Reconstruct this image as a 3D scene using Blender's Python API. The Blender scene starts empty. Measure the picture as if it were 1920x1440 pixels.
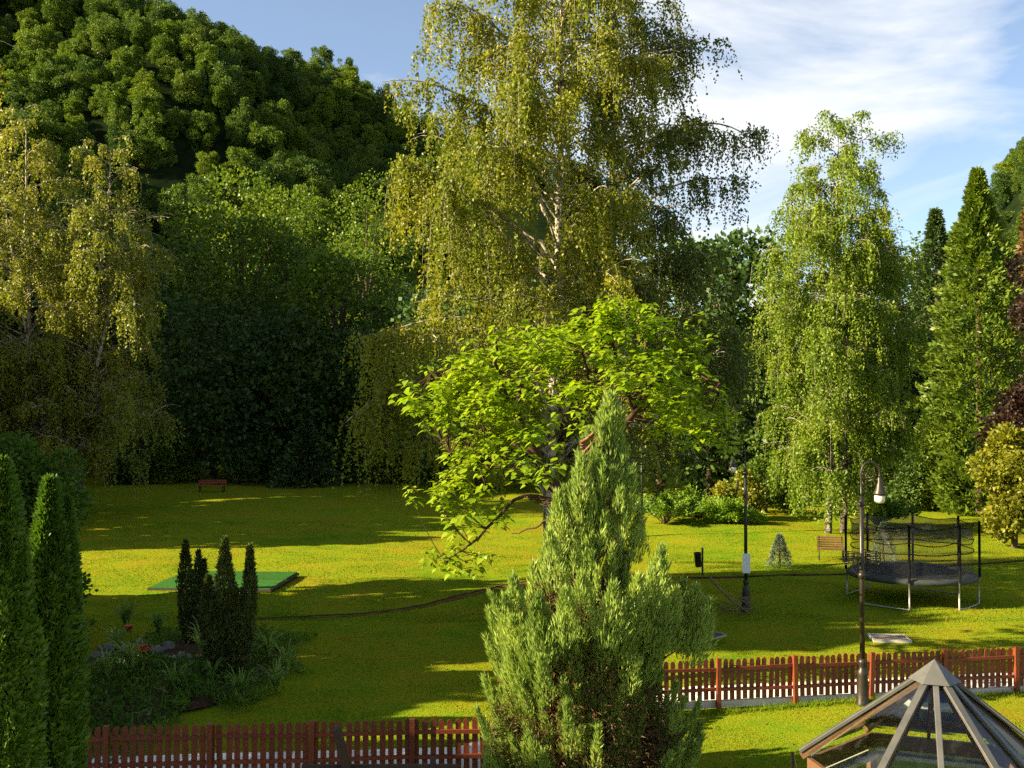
import bpy, math
import numpy as np
from mathutils import Vector, Matrix

R = math.radians
sc = bpy.context.scene
COL = sc.collection
PI = math.pi

# ------------------------------------------------------------------ camera
CH, FPX, HOR = 6.0, 1900.0, 757.0        # eye height, focal length in photo pixels, horizon row
cam = bpy.data.cameras.new('camera')
cam.sensor_width = 36.0
cam.lens = 36.0 * FPX / 1920.0
cam.clip_start, cam.clip_end = 0.1, 5000.0
cam_ob = bpy.data.objects.new('camera', cam)
COL.objects.link(cam_ob)
cam_ob.location = (0, 0, CH)
cam_ob.rotation_euler = (R(90) + math.atan((HOR - 720) / FPX), 0, 0)
sc.camera = cam_ob

# ------------------------------------------------------------------ sky and sun
SUN_EL, SUN_AZ = 25.0, -102.0             # degrees; azimuth from +Y, clockwise: the sun stands to the west (left)
world = bpy.data.worlds.new('World')
sc.world = world
world.use_nodes = True
wn, wl = world.node_tree.nodes, world.node_tree.links
bg = wn['Background']
sky = wn.new('ShaderNodeTexSky')
sky.sky_type = 'NISHITA'
sky.sun_disc = False
sky.sun_elevation, sky.sun_rotation = R(SUN_EL), R(SUN_AZ)
sky.air_density, sky.dust_density, sky.ozone_density = 0.85, 0.0, 1.2
tc = wn.new('ShaderNodeTexCoord')
sep = wn.new('ShaderNodeSeparateXYZ')
wl.new(tc.outputs['Generated'], sep.inputs[0])
zz = wn.new('ShaderNodeMath'); zz.operation = 'ADD'; zz.inputs[1].default_value = 0.10
wl.new(sep.outputs['Z'], zz.inputs[0])
zm = wn.new('ShaderNodeMath'); zm.operation = 'MAXIMUM'; zm.inputs[1].default_value = 0.05
wl.new(zz.outputs[0], zm.inputs[0])
dx = wn.new('ShaderNodeMath'); dx.operation = 'DIVIDE'
dy = wn.new('ShaderNodeMath'); dy.operation = 'DIVIDE'
wl.new(sep.outputs['X'], dx.inputs[0]); wl.new(zm.outputs[0], dx.inputs[1])
wl.new(sep.outputs['Y'], dy.inputs[0]); wl.new(zm.outputs[0], dy.inputs[1])
cmb = wn.new('ShaderNodeCombineXYZ')
wl.new(dx.outputs[0], cmb.inputs[0]); wl.new(dy.outputs[0], cmb.inputs[1])
mp = wn.new('ShaderNodeMapping')
mp.inputs['Location'].default_value = (9.1, 1.9, 0.0)
mp.inputs['Rotation'].default_value = (0, 0, R(8))
mp.inputs['Scale'].default_value = (0.62, 0.62, 1)
wl.new(cmb.outputs[0], mp.inputs[0])
cn = wn.new('ShaderNodeTexNoise')
cn.inputs['Scale'].default_value = 1.25
cn.inputs['Detail'].default_value = 9
cn.inputs['Roughness'].default_value = 0.55
cn.inputs['Distortion'].default_value = 0.6
wl.new(mp.outputs[0], cn.inputs['Vector'])
cr = wn.new('ShaderNodeValToRGB')
cr.color_ramp.elements[0].position = 0.49
cr.color_ramp.elements[1].position = 0.63
cr.color_ramp.elements[0].color = (0.09, 0.09, 0.09, 1)
cr.color_ramp.elements[1].color = (0.9, 0.9, 0.9, 1)
wl.new(cn.outputs['Fac'], cr.inputs[0])
cm = wn.new('ShaderNodeMixRGB')
cm.inputs[2].default_value = (5.3, 5.4, 5.5, 1)
wl.new(cr.outputs[0], cm.inputs[0])
wl.new(sky.outputs[0], cm.inputs[1])
wl.new(cm.outputs[0], bg.inputs['Color'])
bg.inputs['Strength'].default_value = 0.05

sun = bpy.data.lights.new('sun', 'SUN')
sun.energy, sun.angle, sun.color = 5.0, R(0.5), (1.0, 0.83, 0.52)
sun_ob = bpy.data.objects.new('sun', sun)
COL.objects.link(sun_ob)
to_sun = Vector((math.sin(R(SUN_AZ)) * math.cos(R(SUN_EL)), math.cos(R(SUN_AZ)) * math.cos(R(SUN_EL)), math.sin(R(SUN_EL))))
sun_ob.rotation_euler = (-to_sun).to_track_quat('-Z', 'Y').to_euler()
sun_ob.location = (-60, -5, 40)

sc.view_settings.view_transform = 'Standard'
sc.view_settings.look = 'None'
sc.view_settings.exposure = 2.05
sc.view_settings.gamma = 1.0
sc.view_settings.use_curve_mapping = False
cy = sc.cycles
cy.max_bounces, cy.diffuse_bounces, cy.glossy_bounces = 6, 2, 2
cy.transmission_bounces, cy.transparent_max_bounces = 4, 12
cy.use_adaptive_sampling = True
cy.adaptive_threshold = 0.02
cy.use_denoising = False
cy.sample_clamp_indirect = 4.0
cy.caustics_reflective = cy.caustics_refractive = False

# ------------------------------------------------------------------ helpers
def PX(x, y, D):
    """photo pixel + distance -> where that thing stands"""
    return np.array([(x - 960) * D / FPX, D, CH - (y - HOR) * D / FPX])

def GX(x, y):
    """photo pixel on the level lawn -> X, Y"""
    D = CH * FPX / (y - HOR)
    return (x - 960) * D / FPX, D

def nrm(a):
    return a / np.maximum(np.linalg.norm(a, axis=-1, keepdims=True), 1e-9)

def link(o, parent=None):
    COL.objects.link(o)
    if parent is not None:
        o.parent = parent
    return o

def tag(o, label=None, cat=None, group=None, kind=None):
    if label: o['label'] = label
    if cat: o['category'] = cat
    if group: o['group'] = group
    if kind: o['kind'] = kind
    return o

def empty(name, loc, label, cat, group=None, rz=0.0):
    o = bpy.data.objects.new(name, None)
    o.location = loc
    o.rotation_euler = (0, 0, rz)
    o.empty_display_size = 0.3
    link(o)
    return tag(o, label, cat, group)

def mesh_np(name, V, F, mat, smooth=False):
    V = np.ascontiguousarray(V, dtype=np.float32)
    F = np.ascontiguousarray(F, dtype=np.int32)
    me = bpy.data.meshes.new(name)
    n, k = F.shape
    me.vertices.add(len(V))
    me.vertices.foreach_set('co', V.ravel())
    me.loops.add(n * k)
    me.loops.foreach_set('vertex_index', F.ravel())
    me.polygons.add(n)
    me.polygons.foreach_set('loop_start', np.arange(0, n * k, k, dtype=np.int32))
    if smooth:
        me.polygons.foreach_set('use_smooth', np.ones(n, dtype=bool))
    me.update(calc_edges=True)
    if mat: me.materials.append(mat)
    return me

def ob_np(name, V, F, mat, parent=None, smooth=False, loc=None):
    o = bpy.data.objects.new(name, mesh_np(name, V, F, mat, smooth))
    if loc is not None: o.location = loc
    return link(o, parent)

class Tubes:
    """tapered limbs collected in one mesh"""
    def __init__(s): s.V, s.F, s.n = [], [], 0
    def add(s, P, rad, k=6):
        P = np.asarray(P, float); rad = np.broadcast_to(np.asarray(rad, float), (len(P),))
        T = np.gradient(P, axis=0); T = nrm(T)
        ref = np.where(np.abs(T[:, 2:3]) > 0.9, np.array([[1.0, 0, 0]]), np.array([[0, 0, 1.0]]))
        mref = np.array([1.0, 0, 0]) if abs(T[:, 2]).mean() > 0.75 else np.array([0, 0, 1.0])
        ref = np.broadcast_to(mref, T.shape)
        A = nrm(np.cross(T, ref)); B = np.cross(T, A)
        an = np.arange(k) * 2 * PI / k
        ring = P[:, None, :] + rad[:, None, None] * (np.cos(an)[None, :, None] * A[:, None, :] + np.sin(an)[None, :, None] * B[:, None, :])
        n = len(P)
        i = np.arange(n - 1)[:, None] * k + np.arange(k)[None, :]
        j = np.arange(n - 1)[:, None] * k + (np.arange(k)[None, :] + 1) % k
        f = np.stack([i, j, j + k, i + k], -1).reshape(-1, 4) + s.n
        s.V.append(ring.reshape(-1, 3)); s.F.append(f); s.n += n * k
    def build(s, name, mat, parent=None):
        return ob_np(name, np.concatenate(s.V), np.concatenate(s.F), mat, parent, True)

def bez(p0, p1, p2, n=8):
    t = np.linspace(0, 1, n)[:, None]
    return (1 - t) ** 2 * np.asarray(p0) + 2 * t * (1 - t) * np.asarray(p1) + t ** 2 * np.asarray(p2)

def leaf_quads(pos, dr, L, W, rng, up=None, fold=0.0):
    """rhombic leaves: base, side, tip, side"""
    n = len(pos)
    dr = nrm(dr)
    rnd = rng.normal(size=(n, 3)) if up is None else up + 0.35 * rng.normal(size=(n, 3))
    side = nrm(np.cross(dr, rnd))
    L = np.broadcast_to(L, (n,))[:, None]; W = np.broadcast_to(W, (n,))[:, None]
    mid = pos + dr * L * 0.42
    V = np.stack([pos, mid + side * W * 0.5, pos + dr * L, mid - side * W * 0.5], 1).reshape(-1, 3)
    F = np.arange(4 * n).reshape(n, 4)
    return V, F

def blades(pos, dr, L, W, rng):
    n = len(pos)
    dr = nrm(dr)
    side = nrm(np.cross(dr, rng.normal(size=(n, 3))))
    L = np.broadcast_to(L, (n,))[:, None]; W = np.broadcast_to(W, (n,))[:, None]
    V = np.stack([pos - side * W * 0.5, pos + side * W * 0.5, pos + dr * L], 1).reshape(-1, 3)
    return V, np.arange(3 * n).reshape(n, 3)

class MB:
    """hard-surface mesh builder"""
    def __init__(s): s.v, s.f = [], []
    def box(s, c, sz, rot=None):
        m = Matrix.Identity(3) if rot is None else rot
        b = len(s.v)
        for x in (-.5, .5):
            for y in (-.5, .5):
                for z in (-.5, .5):
                    s.v.append(tuple(Vector(c) + m @ Vector((x * sz[0], y * sz[1], z * sz[2]))))
        for q in ((0, 1, 3, 2), (4, 6, 7, 5), (0, 4, 5, 1), (2, 3, 7, 6), (0, 2, 6, 4), (1, 5, 7, 3)):
            s.f.append(tuple(b + i for i in q))
        return s
    def bar(s, p, q, w, h, up=(0, 0, 1)):
        """rectangular bar from p to q"""
        p, q = Vector(p), Vector(q); d = (q - p); L = d.length; d.normalize()
        u = Vector(up); x = d.cross(u).normalized(); y = x.cross(d)
        return s.box((p + q) / 2, (L, w, h), Matrix((d, x, y)).transposed())
    def lathe(s, prof, k=16, c=(0, 0, 0)):
        b = len(s.v)
        for r, z in prof:
            for i in range(k):
                a = 2 * PI * i / k
                s.v.append((c[0] + r * math.cos(a), c[1] + r * math.sin(a), c[2] + z))
        for j in range(len(prof) - 1):
            for i in range(k):
                i2 = (i + 1) % k
                s.f.append((b + j * k + i, b + j * k + i2, b + (j + 1) * k + i2, b + (j + 1) * k + i))
        s.f.append(tuple(b + i for i in reversed(range(k))))
        e = b + (len(prof) - 1) * k
        s.f.append(tuple(e + i for i in range(k)))
        return s
    def tube(s, P, r, k=8):
        t = Tubes(); t.add(P, r, k)
        b = len(s.v)
        s.v += [tuple(v) for v in t.V[0]]
        s.f += [tuple(int(i) + b for i in f) for f in t.F[0]]
        n = len(P)
        s.f.append(tuple(b + i for i in range(k))); s.f.append(tuple(b + (n - 1) * k + i for i in reversed(range(k))))
        return s
    def prism(s, poly, t, o=(0, 0, 0), ax=(1, 0, 0), up=(0, 0, 1)):
        """polygon in the ax/up plane, extruded by t along ax x up, centred"""
        ax, up, o = Vector(ax), Vector(up), Vector(o); n = ax.cross(up)
        b = len(s.v); m = len(poly)
        for sgn in (-.5, .5):
            for (a, c) in poly: s.v.append(tuple(o + ax * a + up * c + n * sgn * t))
        s.f.append(tuple(b + i for i in range(m))); s.f.append(tuple(b + m + i for i in reversed(range(m))))
        for i in range(m):
            j = (i + 1) % m
            s.f.append((b + i, b + m + i, b + m + j, b + j))
        return s
    def mesh(s, name, mat, smooth=False):
        me = bpy.data.meshes.new(name)
        me.from_pydata(s.v, [], s.f)
        if smooth:
            for p in me.polygons: p.use_smooth = True
        me.materials.append(mat)
        me.update()
        return me
    def build(s, name, mat, parent=None, smooth=False, bevel=0.0):
        o = bpy.data.objects.new(name, s.mesh(name, mat, smooth))
        if bevel:
            md = o.modifiers.new('bevel', 'BEVEL'); md.width = bevel; md.segments = 2; md.limit_method = 'ANGLE'
        return link(o, parent)

# ------------------------------------------------------------------ materials
def new_mat(name):
    m = bpy.data.materials.new(name); m.use_nodes = True
    nt = m.node_tree
    return m, nt.nodes, nt.links, nt.nodes['Principled BSDF'], nt.nodes['Material Output']

def ramp(N, stops):
    r = N.new('ShaderNodeValToRGB'); e = r.color_ramp.elements
    while len(e) < len(stops): e.new(0.5)
    for i, (p, c) in enumerate(stops):
        e[i].position = p; e[i].color = (*c, 1)
    return r

def leaf_mat(name, cols, trans=0.35, rough=0.45, spec=0.35, patch=0.5, tint=(1.15, 1.2, 0.5)):
    """leaf colours vary leaf by leaf, in drifts through the crown and from tree to tree; light passes through"""
    m, N, Lk, P, out = new_mat(name)
    g = N.new('ShaderNodeNewGeometry'); oi = N.new('ShaderNodeObjectInfo'); t = N.new('ShaderNodeTexCoord')
    no = N.new('ShaderNodeTexNoise'); no.inputs['Scale'].default_value = patch; no.inputs['Detail'].default_value = 3
    Lk.new(t.outputs['Object'], no.inputs['Vector'])
    a = N.new('ShaderNodeMath'); a.operation = 'MULTIPLY_ADD'; a.inputs[1].default_value = 0.27
    b = N.new('ShaderNodeMath'); b.operation = 'MULTIPLY_ADD'; b.inputs[1].default_value = 0.95; b.inputs[2].default_value = -0.30
    Lk.new(no.outputs['Fac'], b.inputs[0]); Lk.new(g.outputs['Random Per Island'], a.inputs[0]); Lk.new(b.outputs[0], a.inputs[2])
    c = N.new('ShaderNodeMath'); c.operation = 'MULTIPLY_ADD'; c.inputs[1].default_value = 0.38
    Lk.new(oi.outputs['Random'], c.inputs[0]); Lk.new(a.outputs[0], c.inputs[2])
    r = ramp(N, [(i / (len(cols) - 1), col) for i, col in enumerate(cols)])
    Lk.new(c.outputs[0], r.inputs[0])
    Lk.new(r.outputs[0], P.inputs['Base Color'])
    P.inputs['Roughness'].default_value = rough
    P.inputs['Specular IOR Level'].default_value = spec
    tr = N.new('ShaderNodeBsdfTranslucent')
    mu = N.new('ShaderNodeMixRGB'); mu.blend_type = 'MULTIPLY'; mu.inputs[0].default_value = 1; mu.inputs[2].default_value = (*tint, 1)
    Lk.new(r.outputs[0], mu.inputs[1]); Lk.new(mu.outputs[0], tr.inputs['Color'])
    mx = N.new('ShaderNodeMixShader'); mx.inputs[0].default_value = trans
    Lk.new(P.outputs[0], mx.inputs[1]); Lk.new(tr.outputs[0], mx.inputs[2]); Lk.new(mx.outputs[0], out.inputs['Surface'])
    return m

def solid(name, col, rough=0.6, metal=0.0, var=0.25, scale=6.0, stretch=(1, 1, 1), bump=0.15, spec=0.5, col2=None):
    """a surface with drifts of colour and fine relief"""
    m, N, Lk, P, out = new_mat(name)
    t = N.new('ShaderNodeTexCoord'); mpn = N.new('ShaderNodeMapping'); mpn.inputs['Scale'].default_value = stretch
    Lk.new(t.outputs['Object'], mpn.inputs[0])
    oi = N.new('ShaderNodeObjectInfo')
    ad = N.new('ShaderNodeVectorMath'); ad.operation = 'ADD'
    Lk.new(mpn.outputs[0], ad.inputs[0])
    sc_ = N.new('ShaderNodeVectorMath'); sc_.operation = 'SCALE'; sc_.inputs[3].default_value = 17.0
    cx = N.new('ShaderNodeCombineXYZ')
    for i in range(3): Lk.new(oi.outputs['Random'], cx.inputs[i])
    Lk.new(cx.outputs[0], sc_.inputs[0]); Lk.new(sc_.outputs[0], ad.inputs[1])
    no = N.new('ShaderNodeTexNoise'); no.inputs['Scale'].default_value = scale; no.inputs['Detail'].default_value = 6; no.inputs['Roughness'].default_value = 0.65
    Lk.new(ad.outputs[0], no.inputs['Vector'])
    c = np.array(col); c2 = np.array(col2) if col2 is not None else c * (1 - var) 
    r = ramp(N, [(0.3, tuple(c2)), (0.5, tuple(c)), (0.72, tuple(np.minimum(c * (1 + var), 0.95)))])
    Lk.new(no.outputs['Fac'], r.inputs[0])
    hv = N.new('ShaderNodeHueSaturation')
    mr = N.new('ShaderNodeMapRange'); mr.inputs['To Min'].default_value = 0.82; mr.inputs['To Max'].default_value = 1.15
    Lk.new(oi.outputs['Random'], mr.inputs['Value']); Lk.new(mr.outputs[0], hv.inputs['Value']); Lk.new(r.outputs[0], hv.inputs['Color'])
    Lk.new(hv.outputs[0], P.inputs['Base Color'])
    P.inputs['Roughness'].default_value = rough; P.inputs['Metallic'].default_value = metal; P.inputs['Specular IOR Level'].default_value = spec
    bp = N.new('ShaderNodeBump'); bp.inputs['Strength'].default_value = bump; bp.inputs['Distance'].default_value = 0.02
    Lk.new(no.outputs['Fac'], bp.inputs['Height']); Lk.new(bp.outputs[0], P.inputs['Normal'])
    return m

def lawn_mat():
    m, N, Lk, P, out = new_mat('lawn')
    t = N.new('ShaderNodeTexCoord')
    def noise(scale, detail, rough=0.6):
        n = N.new('ShaderNodeTexNoise'); n.inputs['Scale'].default_value = scale; n.inputs['Detail'].default_value = detail; n.inputs['Roughness'].default_value = rough
        Lk.new(t.outputs['Object'], n.inputs['Vector']); return n
    n1, n2, n3 = noise(0.16, 4), noise(1.1, 5), noise(16, 4, 0.75)
    mx = N.new('ShaderNodeMath'); mx.operation = 'MULTIPLY_ADD'; mx.inputs[1].default_value = 0.55
    m2 = N.new('ShaderNodeMath'); m2.operation = 'MULTIPLY_ADD'; m2.inputs[1].default_value = 0.45
    m3 = N.new('ShaderNodeMath'); m3.operation = 'MULTIPLY'; m3.inputs[1].default_value = 0.22
    Lk.new(n3.outputs['Fac'], m3.inputs[0]); Lk.new(n2.outputs['Fac'], m2.inputs[0]); Lk.new(m3.outputs[0], m2.inputs[2])
    Lk.new(n1.outputs['Fac'], mx.inputs[0]); Lk.new(m2.outputs[0], mx.inputs[2])
    r = ramp(N, [(0.38, (0.048, 0.125, 0.007)), (0.48, (0.098, 0.176, 0.008)), (0.57, (0.155, 0.196, 0.009)), (0.66, (0.190, 0.194, 0.010)), (0.76, (0.215, 0.160, 0.015))])
    Lk.new(mx.outputs[0], r.inputs[0])
    Lk.new(r.outputs[0], P.inputs['Base Color'])
    P.inputs['Roughness'].default_value = 0.9; P.inputs['Specular IOR Level'].default_value = 0.0
    bp = N.new('ShaderNodeBump'); bp.inputs['Strength'].default_value = 0.7; bp.inputs['Distance'].default_value = 0.05
    Lk.new(n3.outputs['Fac'], bp.inputs['Height']); Lk.new(bp.outputs[0], P.inputs['Normal'])
    return m

def birch_bark():
    m, N, Lk, P, out = new_mat('birch_bark')
    t = N.new('ShaderNodeTexCoord'); mpn = N.new('ShaderNodeMapping'); mpn.inputs['Scale'].default_value = (2.0, 2.0, 1.6)
    Lk.new(t.outputs['Object'], mpn.inputs[0])
    n = N.new('ShaderNodeTexNoise'); n.inputs['Scale'].default_value = 2.4; n.inputs['Detail'].default_value = 5
    Lk.new(mpn.outputs[0], n.inputs['Vector'])
    r = ramp(N, [(0.4, (0.05, 0.04, 0.03)), (0.5, (0.33, 0.27, 0.2)), (0.62, (0.40, 0.34, 0.27))])
    sz_ = N.new('ShaderNodeSeparateXYZ'); Lk.new(t.outputs['Object'], sz_.inputs[0])
    mr = N.new('ShaderNodeMapRange'); mr.inputs['From Min'].default_value = 0.3; mr.inputs['From Max'].default_value = 3.0; mr.inputs['To Min'].default_value = -0.16; mr.inputs['To Max'].default_value = 0.0
    Lk.new(sz_.outputs['Z'], mr.inputs['Value'])                 # old birch bark is cracked and dark at the foot
    ad = N.new('ShaderNodeMath'); Lk.new(n.outputs['Fac'], ad.inputs[0]); Lk.new(mr.outputs[0], ad.inputs[1])
    Lk.new(ad.outputs[0], r.inputs[0]); Lk.new(r.outputs[0], P.inputs['Base Color'])
    P.inputs['Roughness'].default_value = 0.8
    return m

def mix_clear(name, col, clear, rough=0.5):
    """netting: partly see-through cloth"""
    m, N, Lk, P, out = new_mat(name)
    P.inputs['Base Color'].default_value = (*col, 1); P.inputs['Roughness'].default_value = rough
    tp = N.new('ShaderNodeBsdfTransparent'); mx = N.new('ShaderNodeMixShader'); mx.inputs[0].default_value = clear
    t = N.new('ShaderNodeTexCoord'); n = N.new('ShaderNodeTexNoise'); n.inputs['Scale'].default_value = 3
    Lk.new(t.outputs['Object'], n.inputs['Vector'])
    mr = N.new('ShaderNodeMapRange'); mr.inputs['To Min'].default_value = clear - 0.12; mr.inputs['To Max'].default_value = clear + 0.12
    Lk.new(n.outputs['Fac'], mr.inputs['Value']); Lk.new(mr.outputs[0], mx.inputs[0])
    Lk.new(P.outputs[0], mx.inputs[1]); Lk.new(tp.outputs[0], mx.inputs[2]); Lk.new(mx.outputs[0], out.inputs['Surface'])
    return m

def thin_glass(name, tint):
    m, N, Lk, P, out = new_mat(name)
    tp = N.new('ShaderNodeBsdfTransparent'); tp.inputs[0].default_value = (*tint, 1)
    gl = N.new('ShaderNodeBsdfGlossy'); gl.inputs['Roughness'].default_value = 0.03
    t = N.new('ShaderNodeTexCoord'); n = N.new('ShaderNodeTexNoise'); n.inputs['Scale'].default_value = 7; n.inputs['Detail'].default_value = 4
    Lk.new(t.outputs['Object'], n.inputs['Vector'])
    df = N.new('ShaderNodeBsdfDiffuse'); df.inputs[0].default_value = (0.5, 0.5, 0.45, 1)
    fr = N.new('ShaderNodeFresnel'); fr.inputs[0].default_value = 1.5
    mx = N.new('ShaderNodeMixShader'); Lk.new(fr.outputs[0], mx.inputs[0]); Lk.new(tp.outputs[0], mx.inputs[1]); Lk.new(gl.outputs[0], mx.inputs[2])
    dr = ramp(N, [(0.55, (0.0, 0.0, 0.0)), (0.85, (0.04, 0.04, 0.04))]); Lk.new(n.outputs['Fac'], dr.inputs[0])
    m2 = N.new('ShaderNodeMixShader'); Lk.new(dr.outputs[0], m2.inputs[0]); Lk.new(mx.outputs[0], m2.inputs[1]); Lk.new(df.outputs[0], m2.inputs[2])
    Lk.new(m2.outputs[0], out.inputs['Surface'])
    return m

M = {}
M['lawn'] = lawn_mat()
M['forest_floor'] = solid('forest_floor', (0.010, 0.017, 0.006), 1.0, var=0.5, scale=0.4, spec=0.0)
M['birch_bark'] = birch_bark()
M['bark'] = solid('bark', (0.085, 0.055, 0.035), 0.95, var=0.45, scale=5, stretch=(3, 3, 0.6), bump=0.6, spec=0.1)
M['bark_red'] = solid('bark_red', (0.17, 0.085, 0.045), 0.9, var=0.4, scale=7, stretch=(2, 2, 0.7), bump=0.5, spec=0.15)
M['bark_cat'] = solid('bark_cat', (0.06, 0.036, 0.022), 0.9, var=0.4, scale=7, stretch=(2, 2, 0.7), bump=0.5, spec=0.1)
M['dead_twig'] = solid('dead_twig', (0.20, 0.13, 0.08), 0.9, var=0.3, spec=0.1)
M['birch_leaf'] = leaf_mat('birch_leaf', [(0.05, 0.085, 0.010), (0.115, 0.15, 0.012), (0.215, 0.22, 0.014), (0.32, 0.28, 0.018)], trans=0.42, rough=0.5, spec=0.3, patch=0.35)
M['birch_leaf_shade'] = leaf_mat('birch_leaf_shade', [(0.022, 0.045, 0.010), (0.045, 0.078, 0.013), (0.078, 0.108, 0.016), (0.12, 0.135, 0.018)], trans=0.35, rough=0.5, spec=0.3, patch=0.35)  # darker birch leaves: shade behind the weeping birch put into the colour
M['birch_leaf_gold'] = leaf_mat('birch_leaf_gold', [(0.09, 0.13, 0.014), (0.19, 0.205, 0.020), (0.29, 0.265, 0.028), (0.37, 0.28, 0.045)], trans=0.38, rough=0.5, spec=0.3, patch=0.3)
M['birch_leaf_fresh'] = leaf_mat('birch_leaf_fresh', [(0.05, 0.105, 0.010), (0.11, 0.18, 0.012), (0.19, 0.25, 0.016), (0.26, 0.275, 0.02)], trans=0.42, rough=0.5, spec=0.3, patch=0.4)
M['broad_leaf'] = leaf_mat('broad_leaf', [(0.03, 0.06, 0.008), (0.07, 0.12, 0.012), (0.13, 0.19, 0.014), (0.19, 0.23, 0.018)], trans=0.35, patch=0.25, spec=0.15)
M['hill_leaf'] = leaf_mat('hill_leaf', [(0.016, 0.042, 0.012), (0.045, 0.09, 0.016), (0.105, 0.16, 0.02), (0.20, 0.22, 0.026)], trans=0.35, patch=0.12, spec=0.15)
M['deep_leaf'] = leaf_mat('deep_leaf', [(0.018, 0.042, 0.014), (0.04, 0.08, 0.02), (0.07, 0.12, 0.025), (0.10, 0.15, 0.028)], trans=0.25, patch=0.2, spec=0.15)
M['catalpa_leaf'] = leaf_mat('catalpa_leaf', [(0.09, 0.18, 0.008), (0.19, 0.29, 0.010), (0.29, 0.38, 0.012), (0.40, 0.40, 0.02)], trans=0.5, rough=0.5, spec=0.3, patch=0.6)
M['juniper'] = leaf_mat('juniper', [(0.08, 0.15, 0.028), (0.20, 0.29, 0.055), (0.34, 0.43, 0.08), (0.48, 0.50, 0.09)], trans=0.3, rough=0.55, patch=1.4, tint=(1.1, 1.1, 0.7))
M['thuja'] = leaf_mat('thuja', [(0.025, 0.06, 0.008), (0.05, 0.11, 0.012), (0.09, 0.165, 0.014), (0.15, 0.22, 0.016)], trans=0.3, rough=0.5, patch=1.5)
M['dark_cypress'] = leaf_mat('dark_cypress', [(0.02, 0.036, 0.008), (0.045, 0.065, 0.012), (0.08, 0.095, 0.016), (0.13, 0.11, 0.025)], trans=0.2, patch=2)
M['gold_thuja'] = leaf_mat('gold_thuja', [(0.035, 0.075, 0.010), (0.085, 0.14, 0.012), (0.15, 0.20, 0.014), (0.22, 0.24, 0.018)], trans=0.3, patch=0.8)
M['spruce'] = leaf_mat('spruce', [(0.02, 0.045, 0.012), (0.04, 0.075, 0.02), (0.07, 0.11, 0.03), (0.11, 0.14, 0.035)], trans=0.15, patch=0.8)
M['blue_spruce'] = leaf_mat('blue_spruce', [(0.10, 0.15, 0.10), (0.18, 0.23, 0.15), (0.27, 0.31, 0.19), (0.34, 0.36, 0.2)], trans=0.15, patch=3)
M['copper_leaf'] = leaf_mat('copper_leaf', [(0.009, 0.005, 0.005), (0.020, 0.010, 0.008), (0.036, 0.017, 0.011), (0.06, 0.03, 0.015)], trans=0.3, patch=0.6, tint=(1.4, 0.8, 0.5))
M['shrub_leaf'] = leaf_mat('shrub_leaf', [(0.075, 0.105, 0.010), (0.15, 0.165, 0.012), (0.24, 0.225, 0.014), (0.28, 0.20, 0.03)], trans=0.35, patch=0.8)
M['low_juniper'] = leaf_mat('low_juniper', [(0.05, 0.11, 0.010), (0.11, 0.20, 0.012), (0.19, 0.29, 0.014), (0.26, 0.33, 0.016)], trans=0.25, patch=0.9)
M['brown_needle'] = leaf_mat('brown_needle', [(0.07, 0.06, 0.015), (0.14, 0.09, 0.03), (0.20, 0.11, 0.04), (0.24, 0.13, 0.05)], trans=0.2, patch=0.5)
M['dry_needle'] = leaf_mat('dry_needle', [(0.02, 0.016, 0.008), (0.045, 0.028, 0.012), (0.075, 0.042, 0.018), (0.11, 0.06, 0.025)], trans=0.15, patch=1.2, spec=0.1)
M['bed_leaf'] = leaf_mat('bed_leaf', [(0.02, 0.055, 0.008), (0.055, 0.12, 0.014), (0.10, 0.18, 0.02), (0.17, 0.25, 0.03)], trans=0.35, patch=1.6, spec=0.12)
M['tuft_leaf'] = leaf_mat('tuft_leaf', [(0.06, 0.13, 0.02), (0.13, 0.22, 0.04), (0.22, 0.32, 0.07), (0.34, 0.38, 0.10)], trans=0.4, patch=3.0, spec=0.15)
M['grass_blade'] = leaf_mat('grass_blade', [(0.055, 0.135, 0.008), (0.105, 0.185, 0.009), (0.160, 0.208, 0.010), (0.215, 0.205, 0.015)], trans=0.3, rough=0.7, spec=0.06, patch=0.6)
M['fence_red'] = solid('fence_red', (0.15, 0.027, 0.006), 0.55, var=0.3, scale=9, stretch=(6, 6, 0.7), bump=0.25, col2=(0.085, 0.016, 0.008))
M['concrete'] = solid('concrete', (0.52, 0.48, 0.40), 0.9, var=0.2, scale=4, spec=0.2)
M['lid_grey'] = solid('lid_grey', (0.16, 0.13, 0.10), 0.9, var=0.3, scale=6)
M['plaster'] = solid('plaster', (0.74, 0.72, 0.66), 0.9, var=0.1, scale=3, spec=0.2)
M['iron'] = solid('iron', (0.028, 0.022, 0.017), 0.42, metal=0.35, var=0.35, scale=12, bump=0.2)
M['iron_green'] = solid('iron_green', (0.012, 0.018, 0.013), 0.5, metal=0.3, var=0.3, scale=12)
M['milk_glass'] = solid('milk_glass', (0.55, 0.50, 0.42), 0.25, var=0.05, bump=0.0)
M['sign_white'] = solid('sign_white', (0.62, 0.66, 0.70), 0.4, var=0.06, bump=0.02)
M['wood_dark'] = solid('wood_dark', (0.13, 0.055, 0.025), 0.6, var=0.4, scale=8, stretch=(1, 8, 8), bump=0.3)
M['wood_old'] = solid('wood_old', (0.04, 0.02, 0.013), 0.8, var=0.4, scale=8, stretch=(1, 8, 8), bump=0.3)
M['wood_red'] = solid('wood_red', (0.26, 0.05, 0.025), 0.6, var=0.2)
M['carpet'] = solid('carpet', (0.025, 0.095, 0.012), 0.95, var=0.3, scale=10, spec=0.1)
M['steel'] = solid('steel', (0.30, 0.30, 0.28), 0.5, metal=0.6, var=0.15, scale=8)
M['black_foam'] = solid('black_foam', (0.006, 0.006, 0.007), 0.9, var=0.3, spec=0.1)
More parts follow.
